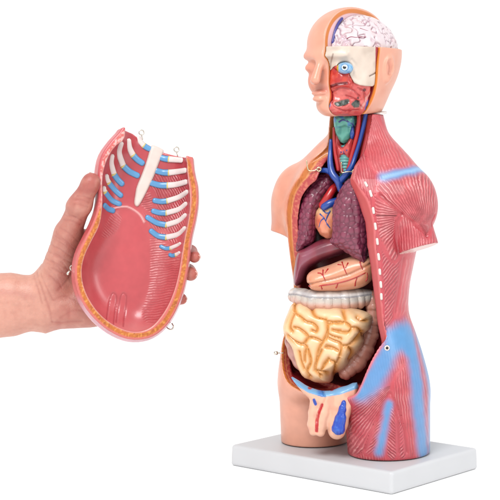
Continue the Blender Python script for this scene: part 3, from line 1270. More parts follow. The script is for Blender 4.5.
# ================================================================== head
def headskin(u, v, z, clip=True):
    d = ell(u, v, z, (0, 0, 394), (39.5, 54.5, 40))
    d = smin(d, ell(u, v, z, (0, 14, 399), (36, 41, 33.5)), 6)
    d = smin(d, ell(u, v, z, (0, -8, 380), (36, 42, 42)), 8)
    d = smin(d, ell(u / (1 + .22 * sstep(-5, 20, u)), v, z, (0, 14, 360), (28.5, 35.5, 33)), 12)
    d = smin(d, ell(u, v, z, (0, 35, 338), (17, 15, 11)), 10)          # chin
    d = smin(d, ell(u, v, z, (0, -4, 350), (26, 28, 34)), 12)          # nape
    uf = u + 2.0
    for s in (-1, 1):
        d = smin(d, ell(uf, v, z, (14 * s, 40, 362), (9.5, 8, 11)), 9)      # cheek
        d = smin(d, cone(uf, v, z, (5 * s, 54, 385), (24 * s, 45.0, 386), 2.0, 1.8), 10)   # brow
        d = smax(d, -ell(uf, v, z, (16 * s, 60.5, 375.5), (9, 8, 5.0)), 7)   # eye socket
        d = smin(d, ell(uf, v, z, (16 * s, 44.8, 374.8), (8.5, 5.6, 4.8)), 4)  # closed lid
    d = smin(d, cone(uf, v, z, (0, 53, 381), (0, 61.0, 362.5), 3.0, 4.6), 5)  # nose
    d = smin(d, ell(uf, v, z, (-4.5, 56.5, 361), (4, 5, 3.4)), 2.5)
    d = smin(d, ell(uf, v, z, (-4, 50, 350), (8, 6, 3.0)), 3)         # lips
    d = smin(d, ell(uf, v, z, (-4, 49, 344.5), (7.5, 6, 3.2)), 2.5)
    return smax(d, 331 - z - 0.09 * v, 1.5) if clip else d


def ear_fn(u, v, z):
    u = u - 0.10 * (z - 374) + 0.6
    v = v - 3.0
    d = ell(u, v, z, (37.5, -6, 374), (5.0, 8.2, 13))
    d = smax(d, -ell(u, v, z, (42.2, -4.5, 375.5), (5.2, 5.4, 9.0)), 1.0)
    d = smin(d, ell(u, v, z, (38.6, -2.0, 373), (2.2, 2.0, 5.5)), 1.5)
    d = smin(d, ell(u, v, z, (38.8, -7.6, 376), (1.6, 1.4, 6.0)), 1.5)
    d = smin(d, ell(u, v, z, (37.5, -5, 364), (3.4, 4.0, 3.8)), 2.5)
    return d


CUTU, CUTV, CUTZ = 4.0, 12.0, 394.0


def head_fn(u, v, z):
    d = smin(headskin(u, v, z), ear_fn(u, v, z), 3.0)
    gap = np.maximum(CUTU - u, np.minimum(CUTV - v, CUTZ - z))
    return smax(d, -gap, 0.7)


def head_paint(p):
    u, v, z = p.V.T
    d = headskin(u, v, z, False)
    p.put((226, 150, 124), sstep(.45, .8, vnoise(p.V, 16)) * .45)
    p.put((224, 138, 116), np.exp(-(((u + 20) / 12) ** 2 + ((z - 366) / 9) ** 2)) * (v > 20) * .5)
    p.put((206, 112, 104), np.exp(-((z - 353.5) / 4.5) ** 2 - (u / 10) ** 2) * (v > 40) * .55)
    ec = np.exp(-((v + 1.5) / 4) ** 2 - ((z - 375) / 7) ** 2) * (u > 33) * (u < 40.5)
    p.put((210, 128, 110), ec * .6)
    sec = sstep(1.2, .5, np.abs(u - CUTU)) * sstep(-.2, -.9, d) * (p.N[:, 0] > .5)
    up = sstep(391, 393, z)
    p.put((240, 190, 170), sec)
    p.put((224, 140, 66), sec * sstep(-1.2, -2.2, d))
    p.put((196, 60, 56), sec * (1 - up) * sstep(-2.6, -3.6, d))
    p.put((238, 200, 206), sec * up * sstep(-5.4, -6.4, d))
    sec2 = sstep(1.2, .5, np.abs(v - CUTV)) * sstep(-.2, -.9, d) * (p.N[:, 1] > .5)
    p.put((228, 142, 58), sec2)
    p.put((150, 40, 50), sec2 * sstep(-2.6, -3.6, d))
    top = sstep(1.2, .5, np.abs(z - CUTZ)) * sstep(-.2, -.9, d) * (p.N[:, 2] > .5)
    p.put((236, 168, 110), top)


M_SKIN = new_mat('painted_vinyl_skin', rough=0.36, noise=0.03, bump=0.06, coat=0.12)
HEAD = sdf_obj('head_skin', head_fn, (-46, -62, 322), (50, 72, 438), 0.7, M_SKIN, TORSO, head_paint, SKIN, it=0)

# ---- pale joint between head and neck
M_JOINT = new_mat('pale_joint', rough=0.4, noise=0.02, bump=0.03, color=(240, 232, 228))
sdf_obj('neck_joint', lambda u, v, z: np.maximum(np.maximum(ell(u, v, z, (2, -7, 330.6), (26, 24, 60)), v + 4), np.abs(z - 330.4 + 0.09 * v) - 1.0), (-32, -36, 326), (32, 32, 336), 0.9, M_JOINT, TORSO, None, (240, 232, 228))


# ---- dissected half of the face
def core(u, v, z, off):
    d = np.maximum(headskin(u, v, z, False) + off * (.3 + .7 * sstep(334, 348, z)), 330.2 - z - 0.09 * v)
    d = np.maximum(d, CUTU + 0.4 - u)
    return np.maximum(d, CUTV + 0.4 - v)


FACE = Chart(350, 85, 34)


def face_fn(u, v, z):
    return np.maximum(core(u, v, z, 4.6), z - 393.2)


def face_paint(p):
    x, y = b_px(p.V)
    n = vnoise(p.V * np.array([1, 1, .6]), 4)
    p.put((232, 132, 122), sstep(.4, .8, n) * .6)
    p.disp += (vnoise(p.V, 3.2) - .5) * 1.3
    low = sstep(331.5, 336, p.V[:, 2] + .09 * p.V[:, 1])
    red = inpoly(x, y, [(327, 71), (334, 66), (345, 70), (352, 80), (352, 87), (342, 86), (334, 88), (327, 92)], 1.5)
    p.put((196, 54, 50), red)
    p.disp += red * 1.6
    p.put((224, 92, 70), red * sstep(.5, .8, vnoise(p.V, 3)) * .6)
    for L, c, r in (([(330, 87), (338, 84), (346, 83)], (130, 24, 34), 1.0), ([(328, 88), (329, 95)], (130, 30, 40), .8), ([(372, 88), (372, 100), (368, 108)], (160, 40, 44), 1.4)):
        q = line2(x, y, L)
        p.put(c, sstep(r + .8, r, q))
        p.disp -= 1.2 * np.exp(-(q / r) ** 2)
    for L in ([(333, 92), (340, 88), (352, 90), (360, 97)], [(331, 96), (334, 106), (344, 111), (358, 110)], [(346, 96), (356, 100), (362, 108)], [(358, 88), (364, 92), (366, 100)]):
        q = line2(x, y, spline(L, 4))
        p.disp -= 1.1 * np.exp(-(q / .9) ** 2)
        p.put((176, 58, 64), np.exp(-(q / .9) ** 2) * .7)
    gl1 = inpoly(x, y, [(334, 103), (338, 101), (348, 99), (349.5, 102), (346, 105), (338, 106.5)], .7)
    gl2 = inpoly(x, y, [(351.5, 104), (356, 100.5), (359.5, 101), (360, 106), (355, 108)], .7)
    p.put((84, 92, 84), np.maximum(gl1, gl2))
    p.put((50, 58, 54), np.maximum(gl1, gl2) * sstep(.5, .7, vnoise(p.V, 1.8)))
    p.disp -= 1.0 * np.maximum(gl1, gl2)
    p.put((116, 24, 30), np.maximum(sstep(2.0, 1.3, np.hypot(x - 364.5, y - 90)), sstep(1.6, 1, np.hypot(x - 358, y - 98))))
    bl = inpoly(x, y, [(327, 93), (330, 93), (330.5, 106), (327.5, 106)], .6)
    p.put((92, 140, 190), bl)
    p.put((52, 84, 168), inpoly(x, y, [(366, 103), (371, 98), (373, 104), (370, 114), (365, 114)], .8))
    p.put((234, 176, 168), sstep(1.5, .6, line2(x, y, [(362, 108), (367, 98), (371, 92)])) * .7)
    p.disp *= low


M_FACE = new_mat('painted_facial_muscle', rough=0.32, noise=0.07, bump=0.3, coat=0.25)
FACEOB = sdf_obj('facial_dissection', face_fn, (1, 6, 322), (44, 66, 396), 0.7, M_FACE, TORSO, face_paint, (214, 96, 92))

# ---- exposed skull
bq = spline(FACE.p2([(320, 40), (377, 40), (379, 60), (378.5, 83), (366, 86), (354, 83), (349, 74), (340, 70), (335, 66), (331, 70), (326, 76), (322, 70)]), 2, True)


def bone_fn(u, v, z):
    x, y, w = FACE.co(u, v, z)
    d = np.maximum(core(u, v, z, 2.4), z - CUTZ)
    return smax(d, poly2(*np.broadcast_arrays(x, y), bq), 1.0)


ORB = hit(lambda u, v, z: core(u, v, z, 2.4), [(345, 68)])[0]


def bone_all(u, v, z):
    return smax(bone_fn(u, v, z), -ell(u, v, z, ORB, (9, 7, 6.2)), 1.5)


def bone_paint(p):
    x, y = b_px(p.V)
    p.put((198, 180, 166), sstep(.45, .85, vnoise(p.V, 7)) * .55)
    q = line2(x, y, [(333, 54), (331, 62), (330, 70)])
    p.put((150, 126, 112), sstep(1.2, .3, q) * .8)
    q = line2(x, y, [(370, 76), (374, 74), (377, 72)])
    p.disp -= .8 * np.exp(-(q / .8) ** 2)
    p.put((120, 96, 84), sstep(1.0, .3, q) * .8)
    q = line2(x, y, spline([(352, 60), (356, 66), (353, 74), (358, 80)], 4))
    p.disp -= .7 * np.exp(-(q / 1.5) ** 2)
    p.put((170, 40, 60), sstep(375.0, 376, x) * sstep(80, 74, y))


M_BONE = new_mat('painted_skull', rough=0.42, noise=0.05, bump=0.25, bscale=220, coat=0.1)
SKULL = sdf_obj('skull_bone', bone_all, (1, 6, 350), (44, 66, 397), 0.7, M_BONE, TORSO, bone_paint, (224, 208, 194))

# ---- eye
EC = ORB + np.array([0.5, 1.5, 0]) * 1.0
EDIR = hit(lambda u, v, z: ell(u, v, z, EC - [1, 2, 0], (8.6, 7.0, 5.6)), [(344.5, 67.3)])[0]


def eye_fn(u, v, z):
    return ell(u, v, z, EC - [1, 2, 0], (8.6, 7.0, 5.6))


def eye_paint(p):
    r = np.linalg.norm(p.V - EDIR, axis=1)
    x, y = b_px(p.V)
    p.put((220, 232, 238), sstep(.35, .65, vnoise(p.V, 2.4)) * .3 + sstep(3.4, 2.9, r))
    p.put((56, 120, 176), sstep(.8, .3, np.abs(r - 3.4)) * .7)
    p.put((24, 20, 22), sstep(1.9, 1.5, r))
    p.put((214, 186, 40), sstep(338.9, 337.9, x))


M_EYE = new_mat('painted_eye', rough=0.2, noise=0.04, bump=0.03, coat=0.5)
sdf_obj('eyeball', eye_fn, EC - 12, EC + 11, 0.5, M_EYE, TORSO, eye_paint, (96, 170, 216))


# ---- brain
def brain0(u, v, z):
    d = ell(u, v, z, (0, -3, 392), (35.6, 48.5, 36.0))
    return np.maximum(np.maximum(d, CUTU + 0.8 - u), 391 - z)


_ph = [(np.array([.30, .22, .25]), 1.3), (np.array([-.22, .28, .30]), 4.1)]


def gyri(P):
    a = vnoise(P, 8.4)
    b = vnoise(P + 77, 7.4)
    c = vnoise(P + 133, 4.8)
    g1 = np.abs(np.sin(6.5 * a + P[:, 1] * .10 + 2.2 * c))
    g2 = np.abs(np.sin(6.5 * b - P[:, 2] * .13 + 1.6 * c))
    return np.minimum(g1, g2 * 1.15)


def brain_paint(p):
    g = gyri(p.V)
    out = sstep(.9, 1.4, p.V[:, 0] - CUTU) 
    s = np.exp(-(g / .22) ** 2)
    p.disp -= out * 1.8 * np.exp(-(g / .3) ** 2)
    p.put((206, 176, 190), s * .75)
    p.put((170, 104, 124), np.exp(-(g / .11) ** 2) * sstep(.45, .7, vnoise(p.V, 12)) * .8)
    p.put((226, 196, 196), sstep(.5, .8, vnoise(p.V, 6)) * .4)


M_BRAIN = new_mat('painted_brain', rough=0.3, noise=0.03, bump=0.1, coat=0.3)
BRAIN = sdf_obj('brain', brain0, (2, -56, 388), (42, 52, 432), 0.6, M_BRAIN, TORSO, brain_paint, (226, 212, 215))
vessels('cerebral_vessel', brain0, [[(347, 38.5), (351, 37), (356, 37.5), (361, 36.8), (367, 37.5), (367.5, 40.5)], [(352, 46), (354.5, 49)], [(364, 46), (364.5, 49.5)], [(360, 28.5), (366, 30.5), (371, 31.5)]], 0.6, new_mat('painted_purple_vein', rough=0.35, noise=0.05, bump=0.05, color=(150, 62, 92)), BRAIN, lift=-0.35)
SN = [np.array([CUTU + 0.9, a, b]) for a, b in ((43.0, 397.5), (41, 405), (38, 411.5), (33.5, 417.5), (28, 422))]
V, Fc = tube(SN, [1.9, 1.5, 1.5, 1.5, 1.4], 10, 4, flat=((1, 0, 0), .7))
link('venous_sinus', V, Fc, M_DKB, HEAD)
# ================================================================== chest plate held up at the left
# plate frame: x to the right, y up, w towards the viewer, all mm about PO
PO = CAM + ray(138, 238) * 1500.0
PAX = np.array([1.0, 0, 0])
PN = np.array([0.17, -0.97, 0.12])
PN /= np.linalg.norm(PN)
PAX = np.cross(np.array([0, 0, 1.0]), -PN) * -1
PAX = np.cross(-PN, np.array([0, 0, 1.0]))
PAX /= np.linalg.norm(PAX)
if PAX[0] < 0:
    PAX = -PAX
PAY = np.cross(PN, PAX)
if PAY[2] < 0:
    PAY = -PAY
PB = np.stack([PAX, PAY, PN])          # world -> plate rows


def w2p(P):
    return (np.asarray(P) - PO) @ PB.T


def p2w(Q):
    return np.asarray(Q) @ PB + PO


CAMP = w2p(CAM)


def pl2(pts, w=0.0):
    out = []
    for p in pts:
        d = PB @ ray(*p)
        t = (w - CAMP[2]) / d[2]
        q = CAMP + t * d
        out.append(q[:2])
    return np.array(out)


def pl3(pts, w):
    w = np.broadcast_to(w, (len(pts),))
    return np.array([[*pl2([p], a)[0], a] for p, a in zip(pts, w)])


def pr_px(Q):
    return to_px(p2w(Q))


def phit(fn, pts, lift=0.0):
    out = []
    for p in pts:
        d = PB @ ray(*p)
        t = np.linspace(1350, 1650, 900)
        Q = CAMP + t[:, None] * d
        D = fn(*Q.T) - lift
        s = np.where((D[:-1] > 0) & (D[1:] <= 0))[0]
        if len(s) == 0:
            out.append(Q[int(np.argmin(np.abs(D)))])
            continue
        i = s[0]
        f = D[i] / (D[i] - D[i + 1])
        out.append(Q[i] + f * (Q[i + 1] - Q[i]))
    return np.array(out)


def w2p_loc(Q):
    """plate coordinates -> local coordinates of the plate's Empty (an upright world-aligned frame at PO)"""
    return np.asarray(Q) @ PB


PLATE = empty('chest_plate', tuple(PO * 0.001))
tag(PLATE, 'removed chest wall plate held in the hand, hollow ribbed inner side facing out', 'anatomical model')

OUT_PX = [(125, 128), (134, 133), (148, 142), (163, 150.5), (178, 156), (189.5, 158.5), (193, 170), (196.5, 186), (197, 203), (194.5, 220), (190.5, 238), (188.5, 256), (186, 274), (182, 292), (175, 310), (165.5, 325), (153, 335), (139, 338.5), (125, 337), (110, 330), (96, 318.5), (85, 304.5), (78, 288), (76, 270), (79, 254), (86, 239), (93, 225), (98, 211), (100, 197), (99, 183), (99.5, 169), (103, 155), (112, 142)]
IN_PX = [(132, 100), (174, 112), (185, 155), (187, 175), (189, 190), (189.5, 203), (188, 219), (184.5, 236), (181, 256), (178, 274), (173.5, 291), (166.5, 307), (157.5, 320), (149, 327.5), (138, 331), (126, 329.5), (112, 323), (100, 313), (90.5, 300), (84.5, 286), (82.5, 271), (85.5, 256), (92.5, 241), (99.5, 227), (102.5, 213), (103.3, 198), (103, 184), (104.5, 170), (109.5, 156), (117, 145.5), (125.5, 137)]
PO2 = spline(pl2(OUT_PX), 3, True)
TOPEDGE = OUT_PX[:6]
EXT = [(125, 126), (150, 80), (184, 110)] + OUT_PX[6:]
CLIP = OUT_PX[:6] + [(260, 170), (260, 420), (0, 420), (0, 160), (70, 136)]
PE2 = spline(pl2(EXT), 3, True)
PC2 = pl2([(125, 127)] + spline([(a + 1.2, b - 3.2) for a, b in OUT_PX[1:5]], 3).tolist() + [(190, 156.5)] + CLIP[6:])
PI2 = spline(pl2(IN_PX), 3, True)
PD = 34.0


def plate_floor(x, y):
    """depth of the inner floor below the rim plane"""
    return PD


def plate_fn(x, y, w):
    X, Y = np.broadcast_arrays(x[:, :, 0] if getattr(x, 'ndim', 1) == 3 else x, y[:, :, 0] if getattr(y, 'ndim', 1) == 3 else y)
    qo = poly2(X, Y, PE2)
    qi = poly2(X, Y, PI2)
    qc = poly2(X, Y, PC2)
    if getattr(x, 'ndim', 1) == 3:
        qo, qi, qc = qo[:, :, None], qi[:, :, None], qc[:, :, None]
    # the walls belly outwards behind the rim
    bulge = 4.0 * np.exp(-((w + 15) / 13) ** 2)
    Ro = 26.0
    do = np.sqrt(np.maximum(qo - bulge + Ro, 0) ** 2 + np.maximum(-w - PD - 6 + Ro, 0) ** 2) - Ro
    do = np.maximum(do, qc)
    Ri = 26.0
    bi = bulge * 0.55
    di = np.sqrt(np.maximum(qi - bi + Ri, 0) ** 2 + np.maximum(-w - PD + Ri, 0) ** 2) - Ri
    di = np.maximum(di, np.maximum(qi - bi, -w - PD))
    top = 0.0
    d = smax(do, w - top, 1.5)
    d = smax(d, -np.where(w > -PD - 60, di, di), 1.6)
    return d


RIB_W = []


def plate_inner(x, y, w):
    return plate_fn(x, y, w)


ZP = lambda ox, oy, k, L: [(ox + a / k, oy + b / k) for a, b in L]
B2 = lambda L: ZP(80, 110, 3.846, L)
B3 = lambda L: ZP(85, 115, 7.143, L)
B5 = lambda L: ZP(75, 170, 7.143, L)
B6 = lambda L: ZP(135, 180, 5.556, L)
# (bone trace, cartilage trace)
RIBS = [
    (B2([(392, 193), (365, 191), (342, 189)]), B2([(342, 189), (325, 187), (308, 182)])),
    (B2([(406, 232), (375, 237), (342, 241)]), B2([(342, 241), (318, 240), (292, 233)])),
    (B2([(409, 276), (372, 286), (337, 290)]), B2([(337, 290), (305, 289), (272, 280)])),
    (B2([(413, 314), (380, 335), (335, 350)]), B2([(335, 350), (310, 352), (285, 348)])),
    (B2([(409, 360), (380, 382), (332, 396)]), B2([(332, 396), (305, 395), (280, 388)])),
    (B2([(407, 404), (380, 426), (332, 442)]), B2([(332, 442), (295, 434), (258, 412)])),
    (B2([(405, 454), (378, 478), (332, 490)]), B2([(332, 490), (300, 484), (272, 464)])),
    (B6([(252, 352), (238, 361), (196, 379)]), B6([(196, 379), (170, 380), (142, 368)])),
    (B6([(248, 403), (240, 409), (226, 416)]), B6([(226, 416), (208, 420), (192, 414)])),
    (B3([(382, 160), (395, 190), (420, 218)]), B3([(420, 218), (445, 235), (472, 246)])),
    (B3([(310, 180), (318, 235), (342, 286)]), B3([(342, 286), (375, 320), (412, 346)])),
    (B3([(258, 200), (243, 270), (272, 362)]), B3([(272, 362), (320, 405), (378, 434)])),
    (B3([(192, 290), (186, 345), (205, 422)]), B3([(205, 422), (232, 460), (266, 494)])),
    (B5([(224, 40), (228, 65), (240, 92)]), B5([(240, 92), (285, 145), (330, 184)])),
    (B5([(205, 125), (206, 142), (212, 158)]), B5([(212, 158), (260, 215), (322, 246)])),
    (None, B5([(208, 252), (238, 278), (276, 292)])),
]


def plate_paint(p):
    Q = p.V
    x, y = pr_px(Q)
    w = Q[:, 2]
    qo = poly2(Q[:, 0], Q[:, 1], PO2)
    qi = poly2(Q[:, 0], Q[:, 1], PI2)
    rim = (w > -1.3) & (qi > -1.0)
    inner = (~rim) & (p.N[:, 2] > -0.15) & (qo < 2) & (qi < 1.5 + 4 * sstep(0, -16, w))
    p.put((222, 128, 128), sstep(.45, .85, vnoise(Q, 20)) * .5 * inner)
    p.put((196, 74, 82), sstep(.5, .9, vnoise(Q + 40, 15)) * .5 * inner)
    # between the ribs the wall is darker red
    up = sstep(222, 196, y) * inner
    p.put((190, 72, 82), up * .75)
    dome = inner * inpoly(x, y, [(100, 226), (114, 208), (128, 206), (140, 214), (152, 230), (164, 262), (160, 300), (140, 322), (112, 312), (92, 286), (90, 258)], 9)
    p.put((206, 92, 98), dome * .8)
    p.put((228, 150, 148), inner * sstep(318, 330, y) * .6)
    # diaphragm line
    L = spline([(113, 208.5), (120, 207), (127, 206.8), (134, 210), (140, 215), (144, 222)], 4)
    q = line2(x, y, L)
    p.put((238, 190, 188), inner * sstep(1.3, .4, q) * .8)
    p.disp += np.where(inner, 1.2 * np.exp(-(q / 1.4) ** 2), 0)
    for a in (111.5, 121.5):
        L = spline([(a - 5, 322), (a - 3, 308), (a - 1, 297), (a + 2, 293), (a + 5, 297), (a + 4, 310), (a + 2, 326)], 4)
        q = line2(x, y, L + np.array([0, 0]))
        p.put((176, 66, 76), inner * sstep(1.0, .3, q) * .6)
        p.disp -= np.where(inner, 0.7 * np.exp(-(q / .8) ** 2), 0)
    # rim: outer fat, inner pale muscle
    f = (qo + 0.0) / (qo - qi - 1e-6)
    p.put((214, 118, 112), rim)
    low = np.clip(sstep(196, 214, y) + sstep(150, 170, x), 0, 1)
    fat = rim * low * sstep(-5.6, -4.8, qo) * sstep(-.6, -1.4, qo)
    p.put((204, 122, 46), fat)
    p.put((160, 82, 30), fat * sstep(.5, .8, vnoise(Q, 1.5)) * .55)
    p.put((236, 176, 96), fat * sstep(.6, .85, vnoise(Q + 11, 1.4)) * .6)
    p.put((236, 190, 180), rim * sstep(1.6, .4, np.abs(qi - .3)) * .8)
    stip = rim * (1 - low)
    p.put((240, 200, 194), stip * sstep(.45, .7, vnoise(Q, 1.6)) * .8)
    p.put((206, 96, 100), stip * sstep(-1.8, -.6, qo))
    # outside skin/muscle
    outs = (~rim) & (~inner)
    p.put((214, 100, 104), outs * sstep(250, 230, y))
    p.put((226, 140, 136), outs * sstep(.4, .8, vnoise(Q, 8)) * .5)
    p.put((222, 190, 206), outs * sstep(292, 304, y) * .5)
    # fibres
    fib = y * 0
    amp = y * 0
    edge = y * 0 + 99
    for P, fn, a in (([(150, 232), (178, 238), (182, 262), (174, 296), (160, 322), (146, 326), (140, 312), (146, 290), (148, 262)], lambda x, y: fib_lin(x, y, -8, 2.5), .5),
                     ([(140, 176), (158, 170), (186, 178), (188, 210), (180, 246), (152, 232), (138, 206), (134, 190)], lambda x, y: fib_lin(x, y, 62, 2.3), .7),
                     ([(132, 196), (152, 190), (154, 214), (140, 208)], lambda x, y: fib_lin(x, y, -12, 2.3), .8),
                     ([(102, 226), (112, 212), (124, 216), (116, 236), (100, 240)], lambda x, y: fib_lin(x, y, 40, 2.3), .5)):
        qq = poly2(x, y, spline(P, 3, True))
        k = (qq < 0) & inner
        edge = np.minimum(edge, np.abs(qq))
        fib = np.where(k, fn(x, y), fib)
        amp = np.where(k, a * sstep(0, -5, qq), amp)
    p.fib, p.amp = fib, amp * sstep(.6, 3, edge)


M_PLATE = new_mat('painted_vinyl_plate', rough=0.33, noise=0.05, bump=0.1, fibres=True, coat=0.2)


def plink(name, V, Fc, mat, parent, **k):
    return link(name, w2p_loc(V), Fc, mat, parent, frame='w', **k)


lo = np.array([PO2[:, 0].min() - 8, PO2[:, 1].min() - 8, -PD - 10])
hi = np.array([PO2[:, 0].max() + 8, PO2[:, 1].max() + 8, 4])
V, Q = surface(plate_fn, lo, hi, 0.9)
pp = Paint(V, (210, 104, 108))
e = .4
d0 = plate_fn(*V.T)
g = np.stack([plate_fn(V[:, 0] + e, V[:, 1], V[:, 2]) - d0, plate_fn(V[:, 0], V[:, 1] + e, V[:, 2]) - d0, plate_fn(V[:, 0], V[:, 1], V[:, 2] + e) - d0], 1)
pp.N = g / (np.linalg.norm(g, axis=1, keepdims=True) + 1e-9)
pp.disp = np.zeros(len(V))
plate_paint(pp)
SHELL = plink('plate_shell', V + pp.N * pp.disp[:, None], Q, M_PLATE, PLATE, col=pp.C, fib=pp.fib, amp=pp.amp)

M_RIB = new_mat('painted_rib_bone', rough=0.35, noise=0.04, bump=0.12, color=(240, 228, 224), coat=0.2)
M_CART = new_mat('painted_rib_cartilage', rough=0.33, noise=0.05, bump=0.08, color=(104, 166, 212), coat=0.2)
M_LIG = new_mat('painted_joint_line', rough=0.4, noise=0.05, bump=0.1, color=(224, 206, 130))
for i, (bone, cart) in enumerate(RIBS):
    r = 3.3 if i < 3 or 10 <= i <= 12 else (3.0 if i not in (7, 8) else 2.1)
    par = PLATE
    if bone:
        L = phit(plate_fn, bone, 0.3)
        V, Fc = tube(L, np.linspace(r * .85, r, len(L)), 10, 6, flat=((0, 0, 1), .46))
        par = plink('rib', V, Fc, M_RIB, PLATE)
    L = phit(plate_fn, cart, 0.35)
    V, Fc = tube(L, np.linspace(r * 1.04, r * .95, len(L)), 10, 6, flat=((0, 0, 1), .46))
    plink('costal_cartilage', V, Fc, M_CART, par)
    if bone:
        V, Fc = tube(np.array([L[0], L[0] + (L[1] - L[0]) * .06]), r * 1.1, 10, flat=((0, 0, 1), .48), smooth_pts=False)
        plink('joint_line', V, Fc, M_LIG, par)
# breastbone
SP = spline(pl2(B2([(272, 142), (285, 136), (312, 148), (322, 160), (304, 205), (282, 262), (246, 335), (226, 368), (214, 370), (208, 356), (212, 325), (218, 295), (238, 245), (256, 195)]), -PD), 4, True)


def stern_fn(x, y, w):
    q = poly2(*np.broadcast_arrays(x, y), SP)
    return np.sqrt(np.maximum(q + 3, 0) ** 2 + ((w + PD) * 3 / 2.6) ** 2) - 3


V, Q = surface(stern_fn, [SP[:, 0].min() - 4, SP[:, 1].min() - 4, -PD - 5], [SP[:, 0].max() + 4, SP[:, 1].max() + 4, -PD + 5], 0.8)
M_STERN = new_mat('painted_breastbone', rough=0.34, noise=0.05, bump=0.2, color=(232, 216, 208), coat=0.25)
plink('breastbone', V, Q, M_STERN, PLATE)
# wire eyelets
for (cx, cy, w) in ((141.5, 132.5, -26), (176.5, 149.5, -26)):
    c = pl3([(cx, cy)], w)[0]
    V, Fc = tube(ring_pts(c, (1, 0, 0), (0, 1, 0), 2.5), 0.6, 8, 3, closed=True)
    V2, F2 = tube(np.array([c + [0, -2.5, 0], c + [1.2, -7, -1]]), 0.6, 8, smooth_pts=False)
    V, Fc = join([(V, Fc), (V2, F2)])
    plink('eyelet', V, Fc, M_METAL, PLATE)
c = pl3([(71.5, 268)], -14)[0]
V, Fc = tube(ring_pts(c, (.5, 0, .85), (0, 1, 0), 2.3), 0.75, 8, 3, closed=True)
V2, F2 = tube(np.array([c + [2, 0, -1], c + [8, 1, -3]]), 0.8, 8, smooth_pts=False)
V3, F3 = tube(np.array([c + [-2, -3.5, 1], c + [-4.0, -6, 2]]), 1.6, 8, smooth_pts=False)
V, Fc = join([(V, Fc), (V2, F2), (V3, F3)])
plink('eyelet', V, Fc, M_METAL, PLATE)
P = pl3([(165, 325), (168, 328.5), (171.5, 329.5), (173.5, 326.5), (172, 323.5)], [-18, -16, -14, -14, -16])
V, Fc = tube(P, 0.75, 8, 4)
plink('wire_hook', V, Fc, M_METAL, PLATE)
# ================================================================== the hand behind the plate
def at(px, py, y):
    d = ray(px, py)
    return CAM + d * (y - CAM[1]) / d[1]


def A(*pts):
    return np.array([at(*p) for p in pts])


PALM = A((36, 273, 46), (50, 262, 46), (62, 245, 46), (80, 234, 46), (104, 222, 46), (132, 228, 46), (150, 246, 46), (152, 285, 46), (142, 308, 46), (118, 322, 46), (92, 326, 46), (60, 327, 46), (38, 331, 46))
PALM2 = spline(PALM[:, [0, 2]], 3, True)
YP = 65.0
FING = [
    (A((136, 246, 66), (170, 247, 72), (190, 252, 58), (194.5, 257, 34)), [9, 8.2, 7.2, 5.9]),
    (A((138, 266, 67), (172, 268, 73), (188, 272, 58), (190.8, 274, 32)), [9.2, 8.6, 8.0, 6.9]),
    (A((134, 287, 66), (162, 293, 72), (178, 298, 58), (181.6, 299, 36)), [8.8, 8, 7, 5.6]),
    (A((126, 305, 64), (146, 311, 69), (157, 313, 62), (160, 313, 52)), [7.8, 7, 6, 5.2]),
]
THUMB = (A((52, 285, 56), (68, 234, 34), (80.5, 204, 16), (91.5, 181.5, 9)), [17, 13.2, 10.8, 8.6])


def hand_fn(x, y, z):
    # palm
    if getattr(x, 'ndim', 1) == 3:
        q = poly2(x[:, 0, :], z[0, 0, :][None], PALM2)[:, None, :]
    else:
        q = poly2(x, z, PALM2)
    R, T = 15.0, 13.0
    d = (np.sqrt(np.maximum(q + R, 0) ** 2 + ((y - YP) * R / T) ** 2) - R) * (T / R)
    # forearm: two blended cores make a flattened section
    f1 = chain(x, y, z, A((-90, 291, 60), (10, 294, 60), (46, 294, 60), (70, 290, 62)), [24, 21, 18, 14], 4)
    f2 = chain(x, y, z, A((-90, 329, 60), (10, 315, 60), (46, 310, 60), (84, 308, 60)), [26, 21.5, 18.5, 16], 4)
    d = smin(d, smin(f1, f2, 12), 12)
    # heel of the hand
    d = smin(d, cone(x, y, z, at(62, 309, 54), at(98, 309, 60), 15, 14), 12)
    d = smin(d, chain(x, y, z, *THUMB, 6), 11)
    d = smin(d, cone(x, y, z, at(70, 240, 42), at(116, 240, 64), 9, 10), 14)      # web of the thumb
    for P, r in FING:
        d = smin(d, chain(x, y, z, P, r, 2.5), 3.5)
    # knuckle of the thumb
    d = smin(d, ell(x, y, z, at(78, 206, 17), (11.4, 11, 8)), 5)
    d = smin(d, ell(x, y, z, at(90, 185, 8), (8.4, 8.4, 9)), 4)
    return d


HCREASE = [
    ([(37, 273), (41, 286), (46, 299), (50, 312), (52, 322)], 1.3, .9), ([(34, 276), (38, 289), (42, 303)], 1.2, .6), ([(41, 274), (47, 288), (53, 300)], 1.0, .5),
    ([(44, 255), (54, 262), (66, 268)], 1.0, .55), ([(47, 248), (58, 255), (72, 263)], 1.0, .6), ([(42, 262), (52, 268), (62, 273)], 1.0, .5), ([(50, 241), (60, 249), (74, 256)], 1.0, .5),
    ([(56, 232), (66, 241), (77, 248)], 1.0, .5), ([(40, 268), (50, 276), (58, 283)], 1.0, .5), ([(53, 237), (63, 244), (76, 252)], .9, .4),
    ([(64, 220), (72, 221), (80, 225)], 1.0, .5), ([(66, 216), (74, 217), (82, 221)], 1.0, .5), ([(75, 200), (82, 200), (89, 203)], 1.0, .6), ([(77, 196), (84, 196.5), (91, 199)], .9, .5), ([(74, 204), (81, 205), (88, 207)], .9, .4),
    ([(58, 290), (66, 282), (72, 272)], 1.4, .6), ([(54, 300), (64, 296), (76, 300)], 1.2, .4), ([(60, 318), (74, 310), (86, 312)], 1.2, .4), ([(52, 322), (66, 322), (82, 321)], 1.2, .4),
    ([(188, 262.5), (194, 264), (200, 264.5)], .9, .3), ([(189, 250), (192, 253), (193, 258)], .8, .3),
]


